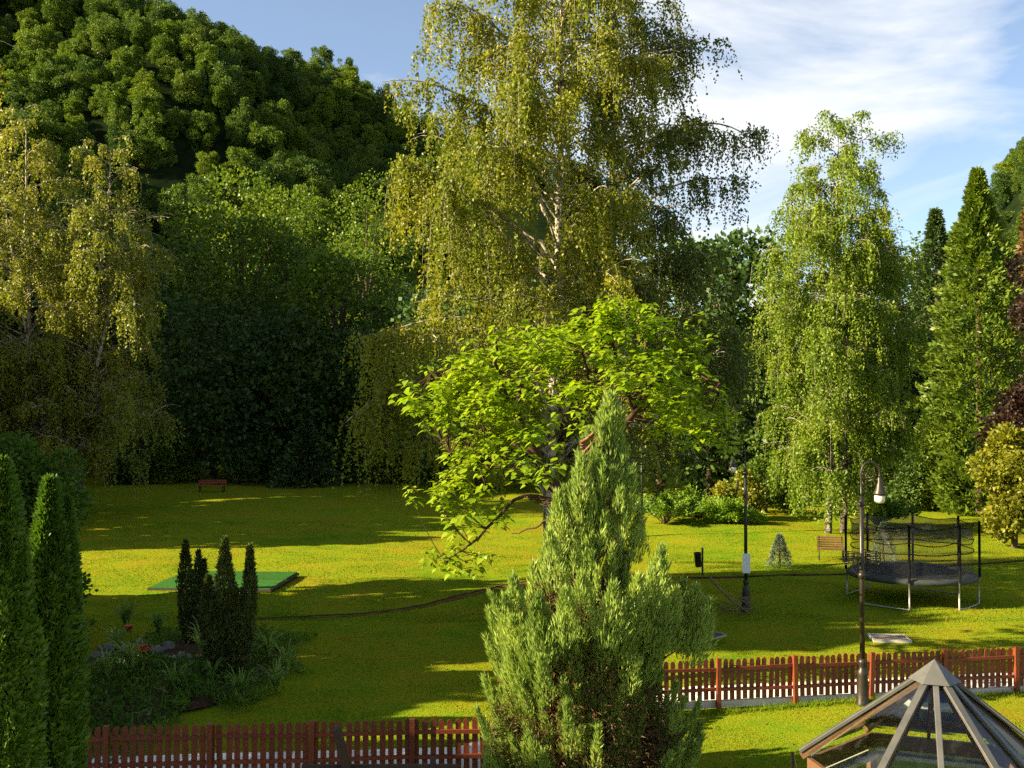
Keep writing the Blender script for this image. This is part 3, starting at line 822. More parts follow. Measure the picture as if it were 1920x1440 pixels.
for i, (x, y, h, w, lf) in enumerate([(250, 908, 2.6, 2.0, 'deep_leaf'), (330, 905, 3.4, 2.2, 'broad_leaf'), (455, 906, 3.0, 2.2, 'deep_leaf'), (520, 903, 4.0, 2.4, 'broad_leaf'), (655, 904, 3.2, 2.4, 'deep_leaf'), (730, 906, 2.6, 2.0, 'broad_leaf'), (800, 905, 3.4, 2.2, 'deep_leaf')]):
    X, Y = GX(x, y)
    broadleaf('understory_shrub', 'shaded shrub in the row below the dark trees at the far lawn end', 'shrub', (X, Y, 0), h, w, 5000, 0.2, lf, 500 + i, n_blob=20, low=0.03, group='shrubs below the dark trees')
# bushy tree behind the near thujas
broadleaf('bushy_tree', 'dark bushy tree behind the clipped thujas at the picture edge', 'tree', (-11.6, 24.0, 0), 5.3, 1.7, 16000, 0.12, 'bed_leaf', 41, n_blob=30, low=0.02)
broadleaf('bushy_tree', 'low dark bush between the thujas and the flower bed', 'bush', (-9.9, 19.3, 0), 3.7, 1.1, 12000, 0.11, 'bed_leaf', 42, n_blob=24, low=0.02)

# ------------------------------------------------------------------ birches
nleaf = 0
D = 31.0
k = D / FPX
b0 = ((1025 - 960) * k, D, 0)
def rel(x, y, dD, base, DD=D):
    p = PX(x, y, DD + dD); return p - np.array(base)
ex = [
    (rel(1020, 700, 0, b0), rel(800, 640, -1, b0), rel(640, 800, -1.5, b0), 0.07, 170, 2.4),
    (rel(1015, 620, 0, b0), rel(840, 560, -2, b0), rel(690, 640, -2.0, b0), 0.07, 150, 2.5),
    (rel(1015, 800, 0, b0), rel(820, 700, -1, b0), rel(650, 790, -0.5, b0), 0.06, 130, 2.3),
    (rel(1020, 480, 0, b0), rel(880, 330, -2, b0), rel(740, 300, -2.0, b0), 0.07, 160, 2.9),
    (rel(1015, 300, 0, b0), rel(850, 120, -1, b0), rel(715, 150, -1.2, b0), 0.06, 130, 2.2),
    (rel(1015, 520, 0, b0), rel(900, 380, -3, b0), rel(830, 330, -3.4, b0), 0.06, 120, 3.4),
    (rel(1020, 330, 0, b0), rel(1000, 130, -2.5, b0), rel(985, 140, -3.2, b0), 0.05, 80, 3.6),
    (rel(1030, 560, 0, b0), rel(1100, 320, -2.5, b0), rel(1140, 350, -3.2, b0), 0.05, 90, 2.8),
    (rel(1020, 640, 0, b0), rel(960, 430, -3, b0), rel(930, 430, -3.8, b0), 0.05, 50, 2.6),
    (rel(1010, 160, 0, b0), rel(900, -40, -1, b0), rel(800, 10, -1.2, b0), 0.05, 90, 2.6),
]
_, q = birch('weeping_birch', 'huge weeping birch with yellow-green hanging curtains in the middle of the park', b0,
    [(0, 0, 22.5, 0.3)],
    [(0, 3, 2), (4.5, 5.6, 3.5), (7, 5.6, 4.0), (10.2, 4.9, 3.4), (13.5, 4.3, 3.0), (16.7, 4.3, 3.0), (18.5, 3.6, 2.6), (22.5, 1.0, 1.0)],
    104, 80, 0.098, 0.046, M['birch_leaf'], 11, droop=(0.6, 2.5), tr=0.21, extra=ex)
nleaf += q
D2 = 33.5
b1 = ((1160 - 960) * D2 / FPX, D2, 0)
ex = [
    (rel(1160, 330, 0, b1, D2), rel(1300, 170, -.5, b1, D2), rel(1415, 260, -.5, b1, D2), 0.07, 150, 1.7),
    (rel(1165, 420, 0, b1, D2), rel(1280, 300, -.5, b1, D2), rel(1400, 345, -.8, b1, D2), 0.06, 110, 1.4),
    (rel(1160, 200, 0, b1, D2), rel(1250, 60, -.5, b1, D2), rel(1335, 75, -.5, b1, D2), 0.05, 100, 1.3),
    (rel(1160, 640, 0, b1, D2), rel(1300, 520, -.5, b1, D2), rel(1390, 640, -.5, b1, D2), 0.06, 150, 3.4),
    (rel(1160, 700, 0, b1, D2), rel(1320, 620, -.5, b1, D2), rel(1400, 720, -.3, b1, D2), 0.06, 80, 2.6),
    (rel(1160, 560, 0, b1, D2), rel(1240, 430, -.5, b1, D2), rel(1330, 480, -.3, b1, D2), 0.06, 130, 2.2),
]
_, q = birch('shaded_birch', 'birch with shade painted into its leaves, standing close behind the huge weeping birch', b1,
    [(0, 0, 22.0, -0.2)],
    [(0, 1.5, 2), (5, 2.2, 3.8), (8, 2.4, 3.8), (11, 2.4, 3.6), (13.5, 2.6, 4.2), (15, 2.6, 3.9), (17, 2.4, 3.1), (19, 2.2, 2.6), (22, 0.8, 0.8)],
    100, 84, 0.100, 0.050, M['birch_leaf_shade'], 12, droop=(0.5, 1.7), tr=0.17, extra=ex)
nleaf += q
D3 = 47.0
b2 = ((1560 - 960) * D3 / FPX, D3, 0)
_, q = birch('bright_birch', 'slender bright green birch with white twin trunks right of centre, by the bench', b2,
    [(-0.35, 0, 20.0, 0.15), (0.62, 0.4, 15.0, 0.2)],
    [(0, 2.2, 2.0), (3, 3.3, 3.0), (8, 3.5, 3.6), (12, 3.3, 3.2), (14, 2.7, 2.9), (16.5, 2.3, 3.0), (18.5, 1.9, 2.0), (20, 0.8, 0.9)],
    76, 72, 0.120, 0.062, M['birch_leaf_fresh'], 13, droop=(0.7, 3.0), tr=0.16, low=0.07)
nleaf += q
D4 = 54.0
b3 = ((110 - 960) * D4 / FPX, D4, 0)
_, q = birch('golden_birch', 'broad golden-green birch with several trunks and bare twig tops at the picture edge', b3,
    [(-1.6, 0, 22.6, -0.4), (1.0, 0.3, 21.0, 1.6), (0, -0.6, 18, -3.0), (1.0, -0.4, 16.0, 2.9)],
    [(0, 4, 3.5), (3, 5, 4.6), (6, 5, 3.9), (10, 4.5, 3.5), (14, 4.0, 3.0), (17, 3.0, 2.2), (20, 1.8, 1.3), (22.5, .5, .5)],
    56, 58, 0.145, 0.080, M['birch_leaf_gold'], 14, droop=(0.7, 2.8), tr=0.19, low=0.1, bare_top=0.05)
nleaf += q
# a birch beyond the picture edge whose twigs hang into the corner
D5 = 30.0
b4 = (-20.6, D5, 0)
_, q = birch('corner_birch', 'birch beyond the picture edge whose hanging twigs enter the top corner', b4,
    [(0, 0, 24.0, 0.2)],
    [(0, 1, 1), (8, 2.2, 2.4), (14, 3.4, 3.6), (17, 4.4, 4.6), (20, 4.4, 4.6), (24, 0.5, 0.5)],
    40, 22, 0.12, 0.085, M['birch_leaf_gold'], 15, droop=(0.6, 2.6), tr=0.2, low=0.3,
    extra=[(np.array([0, 0, 17.0]), np.array([3, -.5, 20.6]), np.array([5.3, -.5, 18.6]), 0.06, 40, 1.9)])
nleaf += q


# ------------------------------------------------------------------ conifers and shrubs of the park
def conifer(name, label, cat, loc, h, w, n, size, leaf, seed, prof=None, whorl=0.0, drop=0.25, ratio=0.45, up=0.35, group=None, out_w=1.0, la=1.0):
    rr = np.random.default_rng(seed)
    root = empty(name, loc, label, cat, group)
    p, d, s = conifer_leaves(rr, h, w, n, size, prof, drop, whorl, out_w, up, la)
    V, F = leaf_quads(p, d, s, s * ratio, rr)
    straight_trunk(h, 0.012 * h + 0.03).build('trunk', M['bark'], root)
    ob_np('crown', V, F, M[leaf], root)
    return root

tprof = [(0, 0.75), (0.15, 1.0), (0.4, 0.95), (0.62, 0.75), (0.8, 0.42), (0.93, 0.17), (1, 0.03)]
loc, h = at_px(1836, 318, 56)
conifer('tall_thuja', 'tall pointed thuja with sunlit yellow-green flank beside the copper beech', 'conifer', loc, h, 2.3, 34000, 0.28, 'gold_thuja', 51, tprof, drop=0.1, up=0.5, la=1.9)
loc, h = at_px(1757, 392, 67)
conifer('slim_spruce', 'slimmer conifer behind the tall pointed thuja', 'conifer', loc, h, 2.0, 16000, 0.32, 'spruce', 52, tprof, drop=0.3, up=0.1, la=1.9)
loc, h = at_px(1740, 775, 58)
conifer('young_thuja', 'rounded light green conifer closing the grass avenue', 'conifer', loc, h, 1.5, 9000, 0.2, 'gold_thuja', 53, [(0, .6), (.25, 1), (.6, .8), (.85, .4), (1, .05)], drop=0.1, up=0.5)
loc, h = at_px(575, 790, 74)
conifer('dark_spruce', 'bluish spruce in deep shade at the far end of the lawn', 'conifer', loc, h, 2.2, 7000, 0.3, 'spruce', 54, whorl=0.9)
loc, h = at_px(1950, 335, 66)
conifer('brown_conifer', 'browning conifer with dry twigs at the picture edge under the far slope', 'conifer', loc, h, 3.4, 12000, 0.36, 'brown_needle', 55, whorl=0.8)
broadleaf('copper_beech', 'copper beech with dark red leaves at the picture edge beside the tall thuja', 'tree', (23.4, 44.0, 0), 13.4, 2.5, 22000, 0.17, 'copper_leaf', 61, n_blob=40, low=0.12)
loc = (GX(1875, 1026)[0] + 0.6, 42.5, 0)
broadleaf('tall_shrub', 'yellow-green shrub standing by the trampoline below the copper beech', 'shrub', loc, 5.4, 1.75, 22000, 0.15, 'shrub_leaf', 62, n_blob=34, low=0.05, shape='column')
broadleaf('garden_shrub', 'small bushy shrub behind the pole carrying the white sign', 'shrub', (PX(1385, 900, 52)[0], 52.5, 0), 2.6, 1.3, 7000, 0.13, 'shrub_leaf', 63, n_blob=18, low=0.05)
broadleaf('garden_shrub', 'light green bush at the foot of the bright birch trunks', 'shrub', (PX(1420, 900, 54)[0] + .8, 55.5, 0), 3.0, 1.6, 8000, 0.14, 'broad_leaf', 64, n_blob=18, low=0.05)
broadleaf('garden_shrub', 'rounded dark bush behind the street lamp and the trampoline', 'shrub', (PX(1680, 900, 58)[0], 58.5, 0), 3.6, 2.0, 8000, 0.16, 'deep_leaf', 65, n_blob=18, low=0.05)

def low_juniper(loc, w, d, h, n, seed, label):
    rr = np.random.default_rng(seed)
    root = empty('spreading_juniper', loc, label, 'juniper', 'spreading junipers at the lawn edge')
    nb = 26; a = rr.uniform(0, 6.28, nb); rad_ = rr.random(nb) ** .5
    tips = np.stack([w * rad_ * np.cos(a), d * rad_ * np.sin(a), h * (0.45 + 0.6 * rr.random(nb)) * (1 - .45 * rad_)], -1)
    t = Tubes(); P, Dd = [], []
    for tp in tips:
        Q = bez((0, 0, 0.05), (tp[0] * .5, tp[1] * .5, tp[2] * 1.15), tp, 7); t.add(Q, np.linspace(.03, .008, 7), 4)
        m = n // nb; f = 0.25 + 0.75 * rr.random(m) ** .7
        kx = np.clip(f * 6, 0, 5.999); k0 = kx.astype(int); q = Q[k0] + (Q[k0 + 1] - Q[k0]) * (kx - k0)[:, None]
        o = nrm(np.array([tp[0], tp[1], 0.15]))
        sd = np.array([-o[1], o[0], 0])
        q = q + sd * (rr.normal(0, .28, m) * (1.15 - f))[:, None] + np.array([0, 0, 1]) * rr.normal(0.02, .10, m)[:, None]
        P.append(q); Dd.append(np.broadcast_to(o, (m, 3)) + rr.normal(0, .5, (m, 3)) + np.array([0, 0, .25]))
    P, Dd = np.concatenate(P), np.concatenate(Dd)
    P[:, 2] = np.maximum(P[:, 2], 0.03)
    s = 0.13 * (0.6 + 0.8 * rr.random(len(P)))
    t.build('branches', M['bark'], root)
    V, F = leaf_quads(P, Dd, s, s * 0.45, rr); ob_np('foliage', V, F, M['low_juniper'], root)
for i, (x, y, w, d, h, lab) in enumerate([
    (1245, 984, 1.9, 1.6, 1.5, 'spreading juniper beside the catalpa, first of the row behind the bin'),
    (1310, 974, 1.8, 1.5, 1.7, 'tallest spreading juniper in the row behind the bin'),
    (1365, 984, 1.4, 1.2, 1.1, 'spreading juniper next to the pole carrying the white sign'),
    (1640, 985, 1.6, 1.3, 1.25, 'spreading juniper behind the street lamp head and trampoline')]):
    X, Y = GX(x, y)
    low_juniper((X, Y, 0), w * 1.35, d * 1.2, h * 1.2, 9000, 70 + i, lab)

X, Y = GX(1460, 1059)
conifer('young_spruce', 'small pale blue spruce on the lawn near the bench', 'conifer', (X, Y, 0), 1.16, 0.42, 5200, 0.07, 'blue_spruce', 81, whorl=4.2, drop=0.15, ratio=0.3)
X, Y = GX(1654, 1054)
conifer('young_spruce', 'young spruce seen through the trampoline net', 'conifer', (X, Y, 0), 1.5, 0.5, 5200, 0.07, 'blue_spruce', 82, whorl=3.6, drop=0.15, ratio=0.3)

# ------------------------------------------------------------------ catalpa
rr = np.random.default_rng(21)
DC = 22.0
cb = np.array([1.55, DC, 0.0])
cat_root = empty('catalpa', tuple(cb), 'catalpa with big glowing yellow-green leaves and leaning trunk behind the juniper', 'tree')
def cp(x, y, dD=0.0): return PX(x, y, DC + dD) - cb
wood = Tubes()
limbs = []
def limb(pts, r0, r1, n=14):
    P = np.array(pts); t = np.linspace(0, len(P) - 1, n)
    Q = np.stack([np.interp(t, range(len(P)), P[:, i]) for i in range(3)], -1)
    Q[1:-1] = 0.25 * Q[:-2] + 0.5 * Q[1:-1] + 0.25 * Q[2:]
    Q[1:-1] += rr.normal(0, 0.02, (n - 2, 3))
    wood.add(Q, np.linspace(r0, r1, n), 7); limbs.append(Q)
limb([(0, 0, -.1), cp(1085, 1010), cp(1060, 950), cp(1020, 885), cp(978, 800), cp(960, 760)], 0.17, 0.085, 20)
limb([cp(960, 760), cp(915, 715, -.5), cp(860, 690, -1.0), cp(810, 700, -1.3)], 0.06, 0.02)
limb([cp(968, 780), cp(985, 700, .5), cp(1000, 650, .8), cp(1010, 620, .9)], 0.06, 0.02)
limb([cp(965, 770), cp(930, 690, -.9), cp(930, 640, -1.6)], 0.05, 0.02)
limb([cp(1060, 950), cp(1130, 860, .4), cp(1190, 770, .5), cp(1240, 700, .4), cp(1290, 650, .2)], 0.11, 0.025, 18)
limb([cp(1190, 770, .5), cp(1160, 690, .1), cp(1140, 600, -.3)], 0.06, 0.02)
limb([cp(1230, 715, .4), cp(1300, 700, -.8), cp(1350, 720, -1.2)], 0.05, 0.02)
limb([cp(1190, 770, .5), cp(1200, 700, 1.6), cp(1210, 640, 2.2)], 0.05, 0.02)
limb([cp(1160, 820, .4), cp(1110, 740, -.9), cp(1090, 650, -1.6)], 0.05, 0.02)
limb([cp(1030, 905), cp(960, 872, -.6), cp(900, 872, -1.0), cp(845, 850, -1.2)], 0.045, 0.014)
limb([cp(1055, 945), cp(975, 920, -.6), cp(925, 985, -.9), cp(865, 1035, -1.1), cp(835, 1050, -1.2)], 0.05, 0.012)
limb([cp(1000, 850), cp(930, 810, .6), cp(880, 830, .8), cp(850, 880, .9)], 0.04, 0.012)
limb([cp(1060, 960), cp(1000, 990, .6), cp(960, 1000, 1.0)], 0.03, 0.012)
limb([cp(1000, 850), cp(1060, 800, 1.0), cp(1080, 720, 1.7)], 0.05, 0.015)
LP = np.concatenate(limbs[1:])
# bouquets of leaves: an umbrella of tips over the limbs and drooping skirts on the west side
tips = []
for i in range(630):
    if i % 9 == 0: a_c, q_c = rr.uniform(0, 6.28), rr.random() ** 0.55; z_c = rr.normal(0, 0.2) - (1.5 * rr.random() ** 1.3 if rr.random() < .5 else 0)
    a = a_c + rr.normal(0, .10) / (q_c + .15); q = min(q_c + rr.normal(0, .09), 1.04); q = abs(q)
    cx_, cz = -0.15 + 3.25 * q * math.cos(a), 7.55 - 1.75 * q ** 2.2
    px_ = cx_ + cb[0]
    if cx_ > 0.2: cz += 0.25
    tips.append((cx_, 2.9 * q * math.sin(a), cz + z_c + rr.normal(0, 0.09)))
for (x, y, dd, sx, sz, m) in [(800, 735, -1.3, .35, .22, 8), (860, 700, -1.2, .5, .3, 12), (1140, 585, -.4, .45, .22, 9), (1215, 605, 0, .5, .22, 9), (1290, 640, .1, .5, .25, 9),
        (1320, 745, -1.2, .35, .25, 9), (1250, 780, -1.3, .35, .2, 6), (860, 870, -1.1, .45, .35, 13), (830, 930, -1.1, .35, .35, 11), (890, 960, -.9, .4, .3, 10), (850, 1040, -1.1, .35, .18, 8),
        (905, 1040, -1, .3, .1, 4), (940, 820, -.6, .4, .25, 9), (900, 830, .4, .4, .25, 7), (775, 765, -1.3, .1, .08, 2), (930, 745, -1.4, .3, .15, 5), (1040, 640, -1.6, .6, .25, 10), (950, 640, -1.5, .5, .2, 9)]:
    for j in range(int(m * 1.7)):
        p = cp(x, y, dd + rr.normal(0, .35)); tips.append((p[0] + rr.normal(0, sx * .8), p[1], p[2] + rr.normal(0, sz * .8)))
tips = np.array(tips)
LPS, LD, LS, LN = [], [], [], []
for tp in tips:
    d2 = ((LP - tp) ** 2).sum(1) + 2.0 * np.maximum(LP[:, 2] - tp[2] + 0.1, 0)
    q = LP[np.argmin(d2)]
    Q = bez(q, (q + tp) / 2 + np.array([0, 0, -0.12 * np.linalg.norm(tp - q)]) + rr.normal(0, .06, 3), tp, 7)
    if rr.random() < .6: wood.add(Q, np.linspace(0.011, 0.004, 7), 4)
    m = rr.integers(8, 14); a0 = rr.uniform(0, 6.28)
    for j in range(m):
        a = a0 + j * 2.4; el = rr.uniform(-0.75, 0.2)
        d = np.array([math.cos(a) * math.cos(el), math.sin(a) * math.cos(el), math.sin(el)])
        LPS.append(tp + d * rr.uniform(0.04, 0.16) + np.array([0, 0, rr.uniform(-.12, .08)]))
        LD.append(d); LS.append(rr.uniform(0.09, 0.185)); LN.append((rr.normal(0, .25), rr.normal(0, .25), 1))
LPS, LD, LS, LN = np.array(LPS), nrm(np.array(LD)), np.array(LS), np.array(LN)
wood.build('trunk', M['bark_cat'], cat_root)
# heart-shaped leaf in its own frame: x along the leaf, y across, folded along the midrib
half = np.array([(0.0, 0.0, 0.0), (-0.08, 0.18, 0.05), (0.06, 0.38, 0.09), (0.30, 0.42, 0.08), (0.62, 0.25, 0.02), (1.0, 0.0, -0.14), (0.5, 0.0, 0.0)])
hv = np.concatenate([half, half[1:5] * np.array([1, -1, 1])])
hf3 = [(0, 6, 2, 1), (6, 4, 3, 2), (6, 5, 4, 6), (0, 7, 8, 6), (6, 8, 9, 10), (6, 10, 5, 6)]
hf = [(0, 6, 2), (0, 2, 1), (6, 4, 3), (6, 3, 2), (6, 5, 4), (0, 8, 6), (0, 7, 8), (6, 9, 10), (6, 8, 9), (6, 10, 5)]
leaf_me = mesh_np('leaf', hv, np.array(hf), M['catalpa_leaf'])
side = nrm(np.cross(LN, LD)); nor = np.cross(LD, side)
RM = np.stack([LD, side, nor], -1)                      # columns
depth = LPS[:, 1] - 0.55 * LPS[:, 2]
order = np.argsort(depth)
for i in order[:300]:
    o = bpy.data.objects.new('leaf', leaf_me)
    o.matrix_local = Matrix.Translation(Vector(LPS[i])) @ Matrix(RM[i].tolist()).to_4x4() @ Matrix.Scale(float(LS[i]), 4)
    link(o, cat_root)
rest = order[300:]
V = np.einsum('nij,kj->nki', RM[rest], hv) * LS[rest][:, None, None] + LPS[rest][:, None, :]
F = (np.arange(len(rest))[:, None, None] * len(hv) + np.array(hf)[None]).reshape(-1, 3)
cr_ = ob_np('crown', V.reshape(-1, 3), F, M['catalpa_leaf'], cat_root); cr_['kind'] = 'stuff'

# ------------------------------------------------------------------ the big juniper in front
DJ = 15.5
kj = DJ / FPX
jb = np.array([(1085 - 960) * kj, DJ, 0.0])
jr = np.random.default_rng(31)
jroot = empty('big_juniper', tuple(jb), 'big feathery blue-green juniper with pointed top in front of the fence', 'juniper')
def jp(x, y, dD=0.0): return PX(x, y, DJ + dD) - jb
cones = []           # (base xyz, tip xyz, radius)
cones.append((jp(1105, 1090), jp(1149, 748), 0.42))
for (x, y, L, rad_, dd) in [(1240, 1030, 1.15, .30, -.5), (1303, 1105, 1.0, .30, -.3), (962, 1085, .95, .26, -.3), (1000, 1060, .9, .24, .2), (1090, 860, .8, .22, -.3), (1045, 930, .9, .26, -.2),
        (1185, 880, .8, .2, -.2), (1200, 960, .8, .22, .1), (1030, 1000, .9, .26, -.5), (1090, 1080, .95, .30, -1.2), (1150, 1100, .9, .30, -1.3), (1195, 1085, .9, .26, -1.1),
        (1330, 1128, .9, .26, -.4), (1280, 1095, 1.0, .28, -.1), (1265, 1110, .9, .28, -.7), (1318, 1150, .8, .26, -.6), (1225, 1075, 1.0, .28, -.9), (945, 1120, .9, .24, -.5), (1010, 1120, 1.0, .30, -1.1), (960, 1160, 1.0, .30, -.7), (1250, 1130, .8, .26, -.9), (1060, 1110, .8, .25, -1.4)]:
    tip = jp(x, y, dd); cones.append((tip - np.array([(tip[0]) * 0.12, tip[1] * .12, L]), tip, rad_))
for i in range(150):                                    # plumes that break the outline of the pointed top
    f = jr.random() ** 1.2
    c = jp(1105, 1090) * (1 - f) + jp(1149, 748) * f
    a = jr.uniform(0, 2 * PI); rb = 0.54 * (1.02 - f) ** 0.7 * jr.uniform(.45, 1.05) * (1 + .2 * math.sin(a * 3 + f * 9))
    L = jr.uniform(0.30, 0.55) * (1.1 - .4 * f)
    b = c + np.array([rb * math.cos(a), rb * math.sin(a), -0.25])
    cones.append((b, b + np.array([math.cos(a) * L * .22, math.sin(a) * L * .22, L]), jr.uniform(.05, .10)))
for i in range(300):                                    # skirts: plumes over the lower body
    z = 0.2 + 2.45 * jr.random() ** .9
    a = jr.uniform(0, 2 * PI)
    lob = 1 + .13 * math.sin(a * 3 + 1 + z) + .10 * math.sin(a * 5 + z * 2.5)
    rb = np.interp(z, [0, 1.0, 2.0, 2.7, 3.3], [1.62, 1.60, 1.42, 1.22, 0.85]) * jr.uniform(0.6, 1.03) * lob
    hollow = math.cos(a - 5.1) > 0.62 and 0.3 < z < 2.3          # the open brown side towards the lawn
    if hollow and jr.random() < 0.85: rb *= 0.55
    b = np.array([rb * 0.8 * math.cos(a) + 0.02, rb * 0.8 * math.sin(a), z - 0.35])
    L = jr.uniform(0.45, 0.95)
    cones.append((b, b + np.array([math.cos(a) * L * 0.40, math.sin(a) * L * 0.40, L]) , jr.uniform(.08, .17)))
VP, VD, VL = [], [], []
wood = Tubes()
wood.add(np.array([(0, 0, -.1), (0.05, 0, 1.5), jp(1105, 1090), jp(1148, 790)]), [.14, .11, .07, .015], 7)
for (b, tip, rad_) in cones:
    ax = tip - b; Lc = np.linalg.norm(ax); ax = ax / Lc
    n = int((3700 if rad_ < .41 else 2400) * rad_ * Lc) + 40
    t = jr.random(n) ** 0.75
    a = jr.uniform(0, 2 * PI, n)
    u = nrm(np.cross(ax, [0.3, 1, 0.1])); v = np.cross(ax, u)
    env = np.minimum((1.02 - t) ** 0.8, 0.35 + 2.5 * t)
    lump = 1 + .22 * np.sin(a * 4 + t * Lc * 9) + .15 * np.sin(a * 7 - t * Lc * 17)
    r_ = rad_ * env * lump * (0.35 + 0.7 * jr.random(n) ** .6)
    o = np.cos(a)[:, None] * u + np.sin(a)[:, None] * v
    VP.append(b + ax * (t * Lc)[:, None] + o * r_[:, None])
    VD.append(ax * 1.0 + o * 0.38 + jr.normal(0, .20, (n, 3)) + np.array([0, 0, .3]))
    VL.append(0.105 * (0.5 + 1.0 * jr.random(n)))
    m0 = np.array([0.03, 0, max(b[2] - 0.4, 0.1)])
    wood.add(bez(m0, (m0 + b) / 2 - np.array([0, 0, .1]), b + ax * Lc * .6, 6), np.linspace(.03, .006, 6), 4)
VP, VD, VL = np.concatenate(VP), np.concatenate(VD), np.concatenate(VL)
V, F = leaf_quads(VP, VD, VL * 1.08, 0.019 + 0 * VL, jr)
wood.build('trunk', M['bark_red'], jroot)
ob_np('foliage', V, F, M['juniper'], jroot)

# dry brown shoots inside
n = 20000
a = jr.uniform(0, 6.28, n); z = 0.3 + 3.0 * jr.random(n) ** 1.2; rr_ = 1.0 * jr.random(n) ** .4 * np.interp(z, [0, 1.5, 2.2, 3.3], [1.45, 1.35, 1.05, .6])
P = np.stack([rr_ * np.cos(a), rr_ * np.sin(a), z], -1)
V, F = leaf_quads(P, np.stack([np.cos(a), np.sin(a), -.2 + 0 * a], -1) + jr.normal(0, .6, (n, 3)), 0.10, 0.022, jr)
ob_np('dry_shoots', V, F, M['dry_needle'], jroot)

# ------------------------------------------------------------------ clipped thujas at the left
cprof = [(0, 1.0), (0.4, 1.0), (0.66, 0.92), (0.82, 0.66), (0.92, 0.38), (0.97, .16), (1, 0.04)]
def thuja(loc, h, w, n, label, seed, size=0.085):
    rr = np.random.default_rng(seed)
    root = empty('columnar_thuja', loc, label, 'thuja', 'columnar thujas beside the fence')
    p, d, s = conifer_leaves(rr, h, w, n, size, cprof, 0.0, 0.0, 0.55, 0.8)
    V, F = leaf_quads(p, d, s, s * 0.42, rr, up=np.stack([d[:, 1], -d[:, 0], 0 * d[:, 0]], -1))
    straight_trunk(h, 0.07).build('trunk', M['bark'], root)
    ob_np('crown', V, F, M['thuja'], root)
DT = 11.0
for (x, yt, D_, w, n, lab, sd) in [(6, 868, 10.6, 0.34, 36000, 'columnar thuja cut by the picture edge', 1), (96, 902, 11.2, 0.28, 32000, 'columnar thuja next to the fence end', 2), (127, 938, 11.3, 0.17, 12000, 'thin thuja spire leaning on its taller neighbour by the fence end', 3)]:
    loc, h = at_px(x, yt, D_)
    thuja(loc, h, w, n, lab, 90 + sd)
# thujas that hedge the garden further along, behind the near pair
for i, (X, Y, h) in enumerate([(-9.4, 14.8, 4.4), (-9.6, 16.2, 4.5), (-9.7, 17.6, 4.2)]):
    thuja((X, Y, 0), h, 0.55, 12000, 'thuja of the hedge row hidden behind the columnar thujas', 95 + i, 0.11)

# ------------------------------------------------------------------ flower bed with dark cypresses
def bed_h(X, Y):
    return 0.18 * np.exp(-(((X + 7.2) / 2.0) ** 2 + ((Y - 22.4) / 3.4) ** 2) ** 2)
na = 48
aa = np.linspace(0, 2 * PI, na, endpoint=False); rows = []
for q in np.linspace(0, 1, 10):
    wob = 1 + .06 * np.sin(aa * 3 + 1) + .04 * np.sin(aa * 7)
    X = -7.2 + 1.85 * q * wob * np.cos(aa); Y = 22.5 + 3.9 * q * wob * np.sin(aa)
    rows.append(np.stack([X, Y, lawn_z(X, Y) + bed_h(X, Y) + 0.012 - (0.03 if q == 1 else 0)], -1))
V = np.concatenate(rows)
F = [(i * na + j, i * na + (j + 1) % na, (i + 1) * na + (j + 1) % na, (i + 1) * na + j) for i in range(9) for j in range(na)]
tag(ob_np('flower_bed', V, np.array(F), M['soil'], None, True), 'dark soil of the planted rock garden by the fence', 'flower bed', kind='structure')

def spires(name, label, base, items, seed, n_per, leaf='dark_cypress'):
    rr = np.random.default_rng(seed)
    root = empty(name, base, label, 'cypress', 'dark cypresses of the flower bed')
    VV, FF, c = [], [], 0
    t = Tubes()
    for (dx_, dy_, h, w) in items:
        pf = [(0, .55), (.15, .95), (.45, 1.0), (.7, .8), (.85, .45), (.95, .25), (1, .06)]
        p, d, s = conifer_leaves(rr, h, w, int(n_per * h * w / .6), 0.075, pf, 0.0, 0.0, 0.35, 1.0)
        p[:, 0] += dx_ * np.minimum(1, p[:, 2] / h + .35); p[:, 1] += dy_
        V, F = leaf_quads(p, d, s * 1.2, s * 0.42, rr); VV.append(V); FF.append(F + c); c += len(V)
        z = np.linspace(0, h * .95, 4); t.add(np.stack([dx_ * np.minimum(1, z / h + .35), dy_ + 0 * z, z], -1), np.linspace(.04, .008, 4), 5)
    t.build('trunk', M['bark'], root)
    ob_np('crown', np.concatenate(VV), np.concatenate(FF), M[leaf], root)
X, Y = GX(432, 1283)
spires('dark_cypress', 'dark many-spired cypress standing in the flower bed', (X, Y, .1),
       [(-.10, 0, 3.0, .23), (.42, .05, 2.85, .165), (-.46, .05, 2.2, .19), (.12, -.1, 2.0, .22), (.30, -.05, 1.7, .22), (-.25, -.15, 1.7, .24)], 5, 5200)
X, Y = GX(362, 1213)
spires('dark_cypress', 'smaller dark cypress with thin spires behind the many-spired one', (X, Y, .1), [(-.16, 0, 2.5, .17), (.14, .05, 2.25, .13), (.30, 0, 2.05, .12)], 6, 5200)

br = np.random.default_rng(8)
def bed_xy(n, q=1.0):
    a = br.uniform(0, 6.28, n); r_ = br.random(n) ** .5 * q
    return -7.2 + 2.2 * r_ * np.cos(a), 22.3 + 4.5 * r_ * np.sin(a)
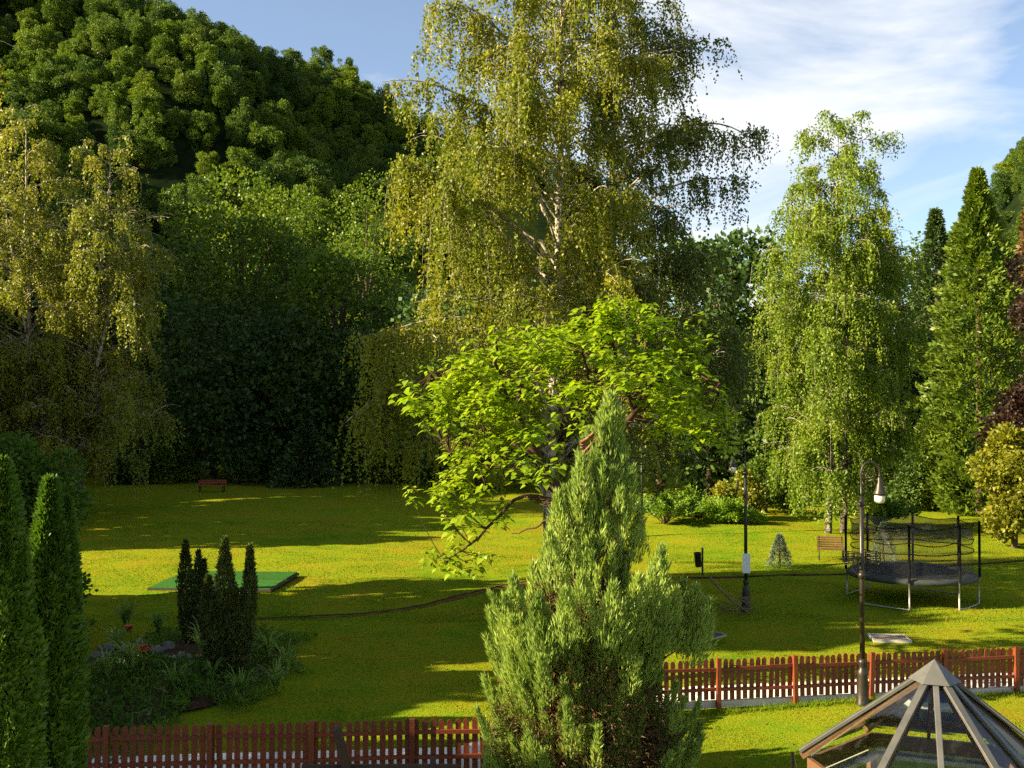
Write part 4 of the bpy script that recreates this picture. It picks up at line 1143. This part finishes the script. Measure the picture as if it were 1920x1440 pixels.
# ground cover: nobody could count it
n = 16000
X, Y = bed_xy(n, 1.0)
q_ = 1 + .22 * np.sin(np.arctan2(Y - 22.3, X + 7.2) * 7) + .15 * np.sin(np.arctan2(Y - 22.3, X + 7.2) * 13 + 1)
X = -7.2 + (X + 7.2) * q_; Y = 22.3 + (Y - 22.3) * q_
hollow_ = (((X + 7.4) / 1.1) ** 2 + ((Y - 24.2) / 1.5) ** 2) < 1
X, Y = X[~hollow_], Y[~hollow_]; n = len(X)
tall = 0.05 + 0.20 * np.clip(np.sin(X * 3.1 + 2 * np.sin(Y * 2)) * np.sin(Y * 2.7 + X), 0, 1) + 0.12 * br.random(n)
P = np.stack([X, Y, lawn_z(X, Y) + bed_h(X, Y) + tall * br.random(n)], -1)
V, F = leaf_quads(P, br.normal(0, .7, (n, 3)) + np.array([0, 0, .5]), 0.06 + .17 * br.random(n) ** 2, 0.02 + .05 * br.random(n) ** 2, br)
tag(ob_np('ground_cover', V, F, M['bed_leaf']), 'leafy ground cover filling the flower bed', 'plants', kind='stuff')
def clump(x, y, h, nb, lab, leaf='tuft_leaf', w=0.035):
    X, Y = GX(x, y); rr = np.random.default_rng(int(x * 7 + y))
    root = empty('grass_clump', (X, Y, float(lawn_z(np.array(X), np.array(Y)) + bed_h(np.array(X), np.array(Y)))), lab, 'plant')
    VV, FF, c = [], [], 0
    for i in range(nb):
        a = rr.uniform(0, 6.28); L = 1.35 * h * rr.uniform(.5, 1.2); s = rr.uniform(.25, .8) * L
        Q = bez((0, 0, 0), (s * .3 * math.cos(a), s * .3 * math.sin(a), L), (s * math.cos(a), s * math.sin(a), L * rr.uniform(.55, .95)), 6)
        sd = np.array([-math.sin(a), math.cos(a), 0]) * w * np.array([.5, .9, 1, .8, .5, .05])[:, None] * .5
        VV.append(np.concatenate([Q + sd, Q - sd])); FF += [(c + j, c + j + 1, c + j + 7, c + j + 6) for j in range(5)]; c += 12
    ob_np('leaf_tuft', np.concatenate(VV), np.array(FF), M[leaf], root)
for a in [(455, 1325, .55, 70, 'arching grass tuft in front of the many-spired cypress, by the fence'), (250, 1290, .6, 80, 'arching grass tuft near the red flowers'),
          (205, 1300, .55, 70, 'arching grass tuft next to the thujas in the flower bed'), (330, 1320, .45, 60, 'low tuft in the middle of the flower bed front'),
          (520, 1300, .5, 60, 'grass tuft at the lawn corner of the flower bed'), (540, 1270, .6, 26, 'thin tall grass stalks at the lawn edge of the bed'),
          (505, 1250, .6, 40, 'grass tuft beside the foot of the many-spired cypress'), (385, 1262, .75, 34, 'bright lily plant between the two dark cypresses'), (300, 1190, .5, 60, 'grass tuft at the back of the flower bed'),
          (240, 1180, .6, 70, 'broad grass tuft at the back of the bed near the thujas'), (400, 1300, .4, 50, 'short tuft below the many-spired cypress'), (225, 1243, .7, 30, 'feathery plant standing before the dark hollow')]:
    clump(*a)
def stone(x, y, s, lab, mat='stone', seed=0):
    X, Y = GX(x, y); rr = np.random.default_rng(seed + int(x))
    b = bpy.data.meshes.new('rock'); import bmesh
    bm = bmesh.new(); bmesh.ops.create_icosphere(bm, subdivisions=2, radius=1)
    sx = rr.uniform(.7, 1.2, 3); ph = rr.uniform(0, 6, 3)
    for v in bm.verts:
        f = 1 + .16 * math.sin(v.co.x * 4 + ph[0]) + .14 * math.sin(v.co.y * 5 + ph[1]) + .1 * math.sin(v.co.z * 6 + ph[2])
        v.co = Vector((v.co.x * sx[0] * f * s, v.co.y * sx[1] * f * s, v.co.z * .62 * f * s))
    bm.to_mesh(b); bm.free(); b.materials.append(M[mat])
    o = bpy.data.objects.new('rock', b); o.location = (X, Y, float(bed_h(np.array(X), np.array(Y))) + s * .25); link(o)
    tag(o, lab, 'rock', 'rocks of the rock garden')
for i, (x, y, s, lab, mt) in enumerate([(190, 1240, .30, 'dark rock nearest the thujas in the hollow', 'stone'), (215, 1222, .28, 'dark rock at the back of the hollow near the thujas', 'stone'), (262, 1216, .28, 'dark rock behind the upper red flower', 'stone'),
        (290, 1240, .26, 'dark rock between the red flowers and the small cypress', 'stone'), (318, 1226, .22, 'dark rock under the small cypress', 'stone'), (312, 1247, .10, 'small pale round stone on the dark rocks', 'stone_pale'), (325, 1255, .16, 'flat brown stone at the hollow rim', 'stone_pale'),
        (345, 1250, .2, 'dark rock at the foot of the small cypress', 'stone'), (360, 1264, .16, 'pale sunlit stone between the cypresses', 'stone_pale'), (282, 1350, .11, 'small pale stone near the fence in the ground cover', 'stone_pale'), (240, 1258, .24, 'dark rock at the hollow front', 'stone')]):
    stone(x, y, s, lab, mt, i)
def flower(x, y, h, s, lab):
    X, Y = GX(x, y); root = empty('red_flower', (X, Y, float(bed_h(np.array(X), np.array(Y)))), lab, 'flower')
    rr = np.random.default_rng(int(x + y))
    MB().tube(np.array([(0, 0, 0), (.02, 0, h * .6), (0, 0, h)]), .008, 5).build('stem', M['bed_leaf'], root)
    VV, FF, c = [], [], 0
    for q in range(4):
        o = rr.normal(0, s * .6, 3) * (1, 1, .4)
        for i in range(7):
            a = i * 0.9 + rr.uniform(0, .4); d = np.array([math.cos(a), math.sin(a), .7])
            sd = np.array([-math.sin(a), math.cos(a), 0]) * s * .35; p = np.array([0, 0, h]) + o
            VV.append(np.array([p, p + d * s * .6 + sd, p + d * s, p + d * s * .6 - sd])); FF.append((c, c + 1, c + 2, c + 3)); c += 4
    ob_np('blossom', np.concatenate(VV), np.array(FF), M['petal'], root)
flower(247, 1222, .55, .12, 'single red flower behind the dark hollow')
flower(263, 1268, .42, .11, 'red flower at the front of the dark hollow')
flower(272, 1270, .40, .12, 'red flower beside another at the front of the hollow')

# ------------------------------------------------------------------ picket fences
def seg_pts(A, B, step):
    A, B = np.array(A), np.array(B); L = np.linalg.norm(B - A); n = int(L / step)
    return A, B, (B - A) / L, L, n
def picket_mesh(w, h, t, name='picket'):
    arch = [(-w / 2, 0), (w / 2, 0), (w / 2, h - .045), (w * .36, h - .014), (0, h), (-w * .36, h - .014), (-w / 2, h - .045)]
    return MB().prism(arch, t, (0, 0, 0)).mesh(name, M['fence_red'])
fr_ = np.random.default_rng(4)
P_ME = picket_mesh(0.092, 0.80, 0.02)
POST_ME = MB().box((0, 0, .49), (.085, .085, .98)).mesh('post', M['fence_red'])
PATH = tag(bpy.data.objects.new('footpath', None), 'footpath of pale paving slabs just behind the picket fences', 'footpath', kind='structure')
link(PATH)
SLAB_ME = MB().box((0, 0, 0), (.6, 1.05, .10)).mesh('paving_slab', M['plaster'])
def fence(name, label, segs, first_post, spacing=1.58, step=0.134):
    root = empty(name, (segs[0][0][0], segs[0][0][1], 0), label, 'fence')
    o0 = Vector((segs[0][0][0], segs[0][0][1], 0))
    for (A_, B_, off) in segs:
        A, B, u, L, n = seg_pts(A_, B_, step)
        ang = math.atan2(u[1], u[0]); nrm_ = np.array([-u[1], u[0]])
        def put(me, nm, s, side_, z, rz=ang, sc_=1.0):
            o = bpy.data.objects.new(nm, me)
            q = A + u * s + nrm_ * side_
            o.location = Vector((q[0], q[1], z)) - o0; o.rotation_euler = (fr_.normal(0, .008), fr_.normal(0, .013), rz)
            o.scale = (1, 1, sc_); link(o, root); return o
        s = off
        posts = []
        while s < L + .01:
            put(POST_ME, 'post', s, 0, 0); posts.append(s); s += spacing
        for i in range(n + 1):
            sx = i * step + 0.03
            if sx > L: break
            put(P_ME, 'picket', sx, 0.062, 0.15 + fr_.normal(0, .006), ang, 1 + fr_.normal(0, .008))
        ends = sorted(set([0.0] + [p for p in posts] + [L]))
        for a_, b_ in zip(ends[:-1], ends[1:]):
            if b_ - a_ < .15: continue
            for z in (0.36, 0.76):
                me = MB().box((0, 0, 0), (b_ - a_ - .088, .04, .062)).mesh('rail', M['fence_red'])
                put(me, 'rail', (a_ + b_) / 2, 0.028, z + fr_.normal(0, .004))
        me = MB().box((0, 0, 0), (L, .10, .13)).mesh('kerb', M['concrete']); put(me, 'kerb', L / 2, 0.10, 0.06).rotation_euler = (0, 0, ang)
        k_ = max(int(L / .6), 1)
        for j in range(k_):                           # pale paving slabs laid behind the pickets
            c = A + u * ((j + .5) * L / k_) + nrm_ * 0.74
            o = bpy.data.objects.new('paving_slab', SLAB_ME); o.scale = ((L / k_ - .012) / .6, 1, 1)
            o.location = (c[0], c[1], 0.035 + fr_.normal(0, .004)); o.rotation_euler = (fr_.normal(0, .004), 0, ang); link(o, PATH)
    return root
fence('picket_fence', 'shaded dark red picket fence in front of the flower bed', [((-6.9, 15.85), (-0.35, 16.34), 0.58), ((-0.25, 16.42), (2.55, 19.80), 1.2)], 0)
fence('picket_fence', 'red picket fence with white gaps along its foot, running past the street lamp', [((2.62, 19.86), (11.6, 21.25), 1.47)], 0, spacing=1.61)

# ------------------------------------------------------------------ street lamps
def lamp(loc, label, side_=1, basket=True, sign=False, mat='iron', rz=0.0):
    root = empty('street_lamp', loc, label, 'street lamp', 'park street lamps', rz)
    m = M[mat]
    MB().lathe([(.135, 0), (.14, .06), (.12, .10), (.115, .42), (.10, .62), (.105, .70), (.075, .74), (.06, .80), (.085, .86), (.085, .90), (.05, .95)], 14).build('pedestal', m, root, True)
    pole_ = MB().lathe([(.05, .95), (.048, 2.6), (.042, 4.0)], 12).build('pole', m, root, True)
    MB().lathe([(.045, 3.95), (.085, 3.98), (.085, 4.02), (.05, 4.06), (.03, 4.14)], 12).build('collar', m, pole_, True)
    an = np.linspace(PI, -0.12 * PI, 18)
    arch = [(0, 0, 4.05), (0, 0, 4.45)] + [(side_ * (.185 + .185 * math.cos(t)), 0, 4.62 + .22 * math.sin(t)) for t in an]
    arch_ = MB().tube(np.array(arch), .022, 8).build('arch', m, root, True)
    sp = [(side_ * (.16 + r_ * math.cos(t)), 0, 4.56 + 1.2 * r_ * math.sin(t)) for t, r_ in zip(np.linspace(PI, PI - 4.2 * PI, 40), np.linspace(.13, .02, 40))]
    MB().tube(np.array(sp), .011, 6).build('scroll', m, arch_, True)
    MB().tube(np.array([(side_ * .03, 0, 4.15), (side_ * .12, 0, 4.30), (side_ * .05, 0, 4.42), (side_ * .14, 0, 4.50)]), .010, 6).build('scroll', m, arch_, True)
    x = side_ * .365
    shade_ = MB().lathe([(.02, 4.55), (.045, 4.52), (.04, 4.44), (.06, 4.40), (.075, 4.33), (.125, 4.23), (.135, 4.195), (.11, 4.185)], 16, (x, 0, 0)).build('shade', m, root, True)
    MB().lathe([(.085, 4.185), (.105, 4.165), (.102, 4.07), (.08, 4.03), (.0, 4.015)], 16, (x, 0, 0)).build('glass', M['milk_glass'], shade_, True)
    if basket:
        b = root
        MB().lathe([(.05, 2.52), (.075, 2.56), (.075, 2.62), (.05, 2.66)], 12).build('bracket', m, root, True)
        for s in (-1, 1):
            mb = MB(); rc = .15; cx = s * .22
            for z in (2.86, 2.95, 3.04):
                mb.tube(np.array([(cx + rc * math.cos(t), rc * math.sin(t), z) for t in np.linspace(0, 2 * PI, 17)]), .011, 5)
            for t in np.linspace(0, 2 * PI, 9)[:-1]:
                mb.tube(np.array([(cx + rc * math.cos(t), rc * math.sin(t), 3.06), (cx + rc * math.cos(t), rc * math.sin(t), 2.86), (cx + .6 * rc * math.cos(t), .6 * rc * math.sin(t), 2.80)]), .009, 5)
            mb.tube(np.array([(0, 0, 2.58), (s * .10, 0, 2.62), (s * .18, 0, 2.72), (cx, 0, 2.80)]), .015, 6)
            mb.build('basket', m, root, True)
    if sign:
        mb = MB(); w, h, c = .115, .28, .03
        mb.prism([(-w, -h + c), (-w + c, -h), (w - c, -h), (w, -h + c), (w, h - c), (w - c, h), (-w + c, h), (-w, h - c)], .012, (0, -.062, 1.42)).build('sign', M['sign_white'], root)
    return root
lamp((6.95, 20.2, 0), 'bronze street lamp with scrolled arm in front of the red fence', 1)
X, Y = GX(1397, 1147)
lamp((X, Y, 0), 'dark green street lamp carrying a white sign board', -1, False, True, 'iron_green')
X, Y = GX(1203, 1005)
lamp((X, Y, 0), 'far street lamp half hidden between catalpa and juniper', -1, False, False, 'iron_green')

# ------------------------------------------------------------------ trampoline
TX, TY = PX(1706, 1100, 31.2)[0], 31.2
tr = empty('trampoline', (TX, TY, 0), 'round black trampoline with safety net on steel legs', 'trampoline')
RT, ZT = 1.83, 0.86
def ring(r_, z, t, k=40, sag=0.0, seg=8, ph=0.0):
    return np.array([(r_ * math.cos(a), r_ * math.sin(a), z - sag * abs(math.sin((a - ph) * seg / 2))) for a in np.linspace(0, 2 * PI, k + 1)])
MB().tube(ring(RT, ZT - .03, 0), .03, 7).build('rim', M['steel'], tr, True)
MB().lathe([(0.0, ZT - .02), (1.50, ZT), (1.51, ZT + .004), (0.0, ZT + .004)], 40).build('jumping_mat', M['bed_black'], tr)
pad = MB(); nseg = 40
pad.lathe([(1.50, ZT + .010), (1.53, ZT + .035), (1.80, ZT + .035), (1.87, ZT - .02), (1.88, ZT - .13), (1.86, ZT - .13), (1.85, ZT - .01), (1.5, ZT + .009)], nseg)
pad.f = pad.f[:-2]
pad.build('edge_pad', M['pad_grey'], tr, True)
ph = R(22)
legs_ = []
for i in range(8):
    a = ph + i * PI / 4
    x, y = (RT + .05) * math.cos(a), (RT + .05) * math.sin(a)
    legs_.append(MB().tube(np.array([(x, y, .02), (x, y, ZT - .02)]), .028, 8).build('leg', M['steel'], tr, True))
    MB().tube(np.array([(x * 1.015, y * 1.015, ZT - .05), (x * 1.015, y * 1.015, 2.48)]), .040, 8).build('pole', M['black_foam'], tr, True)
for i in range(4):
    a0, a1 = ph + (2 * i) * PI / 4, ph + (2 * i + 1) * PI / 4
    p0 = np.array([(RT + .05) * math.cos(a0), (RT + .05) * math.sin(a0), .03]); p1 = np.array([(RT + .05) * math.cos(a1), (RT + .05) * math.sin(a1), .03])
    MB().tube(np.stack([p0, (p0 * .7 + p1 * .3) * (1.03, 1.03, 1), (p0 * .3 + p1 * .7) * (1.03, 1.03, 1), p1]), .022, 7).build('foot_bar', M['steel'], legs_[2 * i], True)
def net_wall(z0, z1, mat, nm, sag):
    k = 64; V, F = [], []
    for j, z in enumerate((z0, z1)):
        for i in range(k):
            a = 2 * PI * i / k; zz2 = z - (sag if j else 0) * abs(math.sin((a - ph) * 4)); V.append((1.74 * math.cos(a), 1.74 * math.sin(a), zz2))
    F = [(i, (i + 1) % k, k + (i + 1) % k, k + i) for i in range(k)]
    return ob_np(nm, np.array(V), np.array(F), mat, tr, True)
net_lo = net_wall(ZT + .02, 1.95, M['net_thin'], 'net', 0.0)
net_up = net_wall(1.95, 2.42, M['net'], 'net', .10)
MB().tube(ring(1.76, 2.42, 0, 64, .10, 8, ph), .014, 5).build('top_cord', M['black_foam'], net_up, True)
MB().tube(ring(1.76, 1.62, 0, 64, .03, 8, ph), .016, 5).build('net_band', M['black_foam'], net_lo, True)
MB().tube(ring(1.76, 1.95, 0, 64, .10, 8, ph), .014, 5).build('net_band', M['black_foam'], net_lo, True)

# ------------------------------------------------------------------ benches, bin, mat, manhole
X, Y = GX(1556, 1050)
b = empty('garden_bench', (X, Y, 0), 'brown slatted folding bench on the lawn beside the trampoline', 'bench', rz=R(-14))
for i in range(5):
    MB().box((0, .22 + i * .02, .50 + i * .085), (.98, .02, .065)).build('back_slat', M['wood_dark'], b, bevel=.004)
for i in range(5):
    MB().box((0, -.20 + i * .085, .44), (1.02, .065, .022)).build('seat_slat', M['wood_dark'], b, bevel=.004)
for s in (-.42, .42):
    MB().tube(np.array([(s, -.22, .0), (s, .0, .22), (s, .21, .43), (s, .30, .90)]), .014, 6).build('leg', M['iron'], b, True)
    MB().tube(np.array([(s * 1.03, .25, .0), (s * 1.03, 0, .22), (s * 1.03, -.21, .43)]), .014, 6).build('leg', M['iron'], b, True)
X, Y = GX(398, 922)
b = empty('red_bench', (X, Y, 0), 'red wooden bench in the shade at the far end of the lawn', 'bench')
for z in (.62, .76):
    MB().box((0, .2, z), (1.9, .03, .12)).build('back_slat', M['wood_red'], b)
for y in (-.18, -.03, .12):
    MB().box((0, y, .44), (1.9, .12, .03)).build('seat_slat', M['wood_red'], b)
for s in (-.8, .8):
    MB().bar((s, -.18, 0), (s, -.18, .43), .06, .06, (0, 1, 0)).bar((s, .2, 0), (s, .22, .8), .06, .06, (0, 1, 0)).build('leg', M['iron'], b)

X, Y = GX(1316, 1077)
b = empty('litter_bin', (X, Y, 0), 'dark litter bin hung on a short post in the sunny lawn', 'bin')
post_ = MB().box((0, 0, .46), (.06, .06, .92)).build('post', M['iron'], b)
MB().lathe([(.0, .92), (.055, .92), (.05, .96), (.0, .98)], 10).build('post_cap', M['concrete'], post_, True)
rot = Matrix.Rotation(R(-5), 3, 'Y')
mb = MB().lathe([(.105, -.27), (.115, -.25), (.125, .20), (.135, .21), (.135, .235), (.118, .235), (.105, -.2)], 16)
mb.v = [tuple(rot @ Vector(v) + Vector((-.165, -.02, .56))) for v in mb.v]
bucket_ = mb.build('bucket', M['iron'], b, True)
MB().bar((-.06, 0, .72), (0.02, 0, .72), .03, .03).bar((-.06, 0, .36), (0.02, 0, .36), .03, .03).build('bracket', M['iron'], bucket_)

b = empty('putting_mat', (-9.6, 34.2, 0), 'low green carpeted platform lying on the lawn', 'platform', rz=R(-4))
MB().box((0, 0, .035), (4.06, 3.24, .07)).build('frame', M['wood_old'], b)
for (x, y, w, d, z) in [(-.02, -.77, 4.0, 1.68, .084), (-1.15, .85, 1.72, 1.38, .088), (.88, .85, 2.2, 1.38, .098)]:
    MB().box((x, y, z), (w, d, .024), Matrix.Rotation(R(.5), 3, 'X')).build('carpet_panel', M['carpet'], b, bevel=.006)

X0, Y0 = GX(1664, 1201)
b = empty('manhole_cover', (X0, Y0, 0.0), 'pale framed manhole cover set in the lawn behind the red fence', 'manhole cover', rz=R(-6))
zb = float(lawn_z(np.array(X0), np.array(Y0)))
mb = MB()
for (x, y, sx, sy) in [(0, -.33, .92, .05), (0, .33, .92, .05), (-.435, 0, .05, .61), (.435, 0, .05, .61)]:
    mb.box((x, y, zb + .03), (sx, sy, .07))
mb.build('frame', M['concrete'], b)
for i in range(9):
    MB().box((-.36 + i * .09, 0, zb + .03), (.082, .61, .05)).build('slat', M['lid_grey'], b)

# fallen branches and a leaning panel beside the big juniper
X, Y = GX(1385, 1152)
b = empty('fallen_branches', (X, Y, 0), 'heap of fallen bare branches lying beside the sign pole foot', 'branches')
t = Tubes(); fr2 = np.random.default_rng(12)
t.add(bez((-.75, .4, 1.0), (-.45, .2, .55), (.25, -.1, .08), 8), np.linspace(.04, .03, 8), 6)
for i in range(26):
    p = np.array([fr2.uniform(-.6, .2), fr2.uniform(-.3, .3), fr2.uniform(.05, .5)]); d = nrm(np.array([fr2.uniform(.2, 1), fr2.normal(0, .5), fr2.uniform(-.5, .25)])) * fr2.uniform(.3, .8)
    q = p + d; q[2] = max(q[2], .03)
    t.add(bez(p, (p + q) / 2 + fr2.normal(0, .08, 3), q, 6), np.linspace(.016, .005, 6), 4)
t.build('branch', M['dead_twig'], b)
X, Y = GX(1330, 1198)
b = empty('metal_panel', (X, Y, 0), 'grey metal-edged panel lying by the juniper with a thin bent hoop', 'panel', rz=R(28))
MB().box((-.35, 0, .10), (1.1, .7, .02), Matrix.Rotation(R(-6), 3, 'Y')).build('sheet', M['pad_grey'], b)
MB().bar((-.92, -.36, .06), (.22, -.36, .17), .03, .035).bar((.22, -.36, .17), (.22, .36, .17), .03, .035).build('edging', M['steel'], b)
MB().tube(bez((.15, .3, .15), (.75, .5, .6), (.35, .9, 1.1), 12), .008, 5).build('hoop', M['steel'], b, True)

# ------------------------------------------------------------------ glass roofed pavilion
RO, DP = 1.38, 11.1
PXc = (1748 - 960) * DP / FPX
HE, HA = 2.07, 3.16
pv = empty('glass_pavilion', (PXc, DP, 0), 'six-sided pavilion with pyramid roof of glass panes and grey glazing bars', 'pavilion')
va = [R(161 + 60 * i) for i in range(6)]
def va_pt(a, r_, z): return np.array([r_ * math.cos(a), r_ * math.sin(a), z])
def vv(i, r_, z): return va_pt(va[i % 6], r_, z)
apex = np.array([0, 0, HA])
def roof_bar(a, r_, w):
    up = Vector((math.cos(a), math.sin(a), 1.2))
    gb = MB().bar(apex * .985 + va_pt(a, .05, 0), va_pt(a, r_, HE), w, .04, up).build('glazing_bar', M['alu'], pv, bevel=.006)
    MB().bar(apex * .965 + va_pt(a, .05, -.02), va_pt(a, r_ * .985, HE - .06), w * .6, .06, up).build('rafter', M['wood_warm'], gb)
for i in range(6):
    roof_bar(va[i], RO + .04, .08)
    if i in (1, 2, 4):
        roof_bar(va[i] + R(30), RO * math.cos(R(30)), .06)
    p, q = vv(i, RO * .985, HE - .012), vv(i + 1, RO * .985, HE - .012)
    a_ = apex - np.array([0, 0, .012])
    mid = (p + q) / 2
    for (u_, w_) in ((p, mid), (mid, q)):
        g = MB(); g.v = [tuple(a_), tuple(u_), tuple(w_)]; g.f = [(0, 1, 2)]
        if i == 3: g.build('roof_panel', M['roof_felt'], pv)
        else: g.build('pane', M['glass'], pv)
    MB().bar(vv(i, RO * .955, HE - .15), vv(i + 1, RO * .955, HE - .15), .05, .17).build('fascia', M['wood_warm'], pv)
    MB().bar(vv(i, RO * .90, HE - .29), vv(i + 1, RO * .90, HE - .29), .16, .05).build('sill', M['cover_grey'], pv)
    MB().box(tuple(vv(i, RO * .93, 0.93)), (.09, .09, 1.68), Matrix.Rotation(va[i], 3, 'Z')).build('post', M['wood_warm'], pv)
    if i in (0, 4, 5):
        MB().bar(vv(i, RO * .93, .5), vv(i + 1, RO * .93, .5), .04, .9).build('parapet', M['wood_old'], pv)
cap = MB()
cap.v = [tuple(apex + np.array([0, 0, .06]))] + [tuple(vv(i, .27, HA - .165)) for i in range(6)]
cap.f = [(0, 1 + i, 1 + (i + 1) % 6) for i in range(6)] + [tuple(range(6, 0, -1))]
cap.build('roof_cap', M['alu'], pv)
MB().lathe([(0, .0), (1.5, .0), (1.5, .07), (0, .07)], 6).build('floor', M['concrete'], pv)
tub = empty('hot_tub', (PXc + .22, DP + .1, .07), 'dark blue covered tub under the glass roof', 'hot tub')
cover_ = MB().lathe([(0, 0), (.98, 0), (1.02, 1.05), (1.0, 1.15), (0.0, 1.17)], 8).build('cover', M['blue_liner'], tub)
MB().lathe([(1.03, .95), (1.14, .97), (1.14, 1.06), (1.03, 1.08)], 8).build('rim', M['cover_grey'], cover_)

# stake with wire beside the pavilion; timber frame in front of the shaded fence
p = PX(1482, 1405, 12.0)
s = empty('stake', (p[0], 12.0, 0), 'thin black stake with a slack wire beside the pavilion roof', 'stake')
MB().tube(np.array([(0, 0, 0), (0, 0, p[2])]), .02, 8).build('rod', M['iron'], s, True)
MB().tube(bez((.01, 0, p[2] - .02), (.12, 0, p[2] - .5), (.35, .1, p[2] - 1.1), 10), .006, 5).build('wire', M['steel'], s, True)
p = PX(650, 1400, 14.2)
s = empty('timber_bench', (p[0], 14.3, 0), 'dark brown timber bench with slanted end post before the shaded fence', 'bench')
MB().bar((-.14, 0, 1.46), (.22, 0, .0), .10, .16, (0, 1, 0)).build('slanted_post', M['wood_old'], s, bevel=.01)
MB().bar((.10, .0, .55), (-.28, 0, .0), .08, .12, (0, 1, 0)).build('brace', M['wood_old'], s)
MB().bar((1.20, .12, 1.0), (1.20, .12, .0), .08, .10, (0, 1, 0)).build('end_post', M['wood_old'], s)
for z in (.72, .86):
    MB().box((.45, .10, z), (2.2, .035, .11)).build('board', M['wood_old'], s, bevel=.006)
MB().box((.5, -.15, .45), (2.0, .4, .04)).build('seat', M['wood_old'], s)
MB().tube(bez((.02, -.06, .62), (.1, -.1, .75), (.16, -.1, .92), 6), .008, 5).build('wire', M['steel'], s, True)
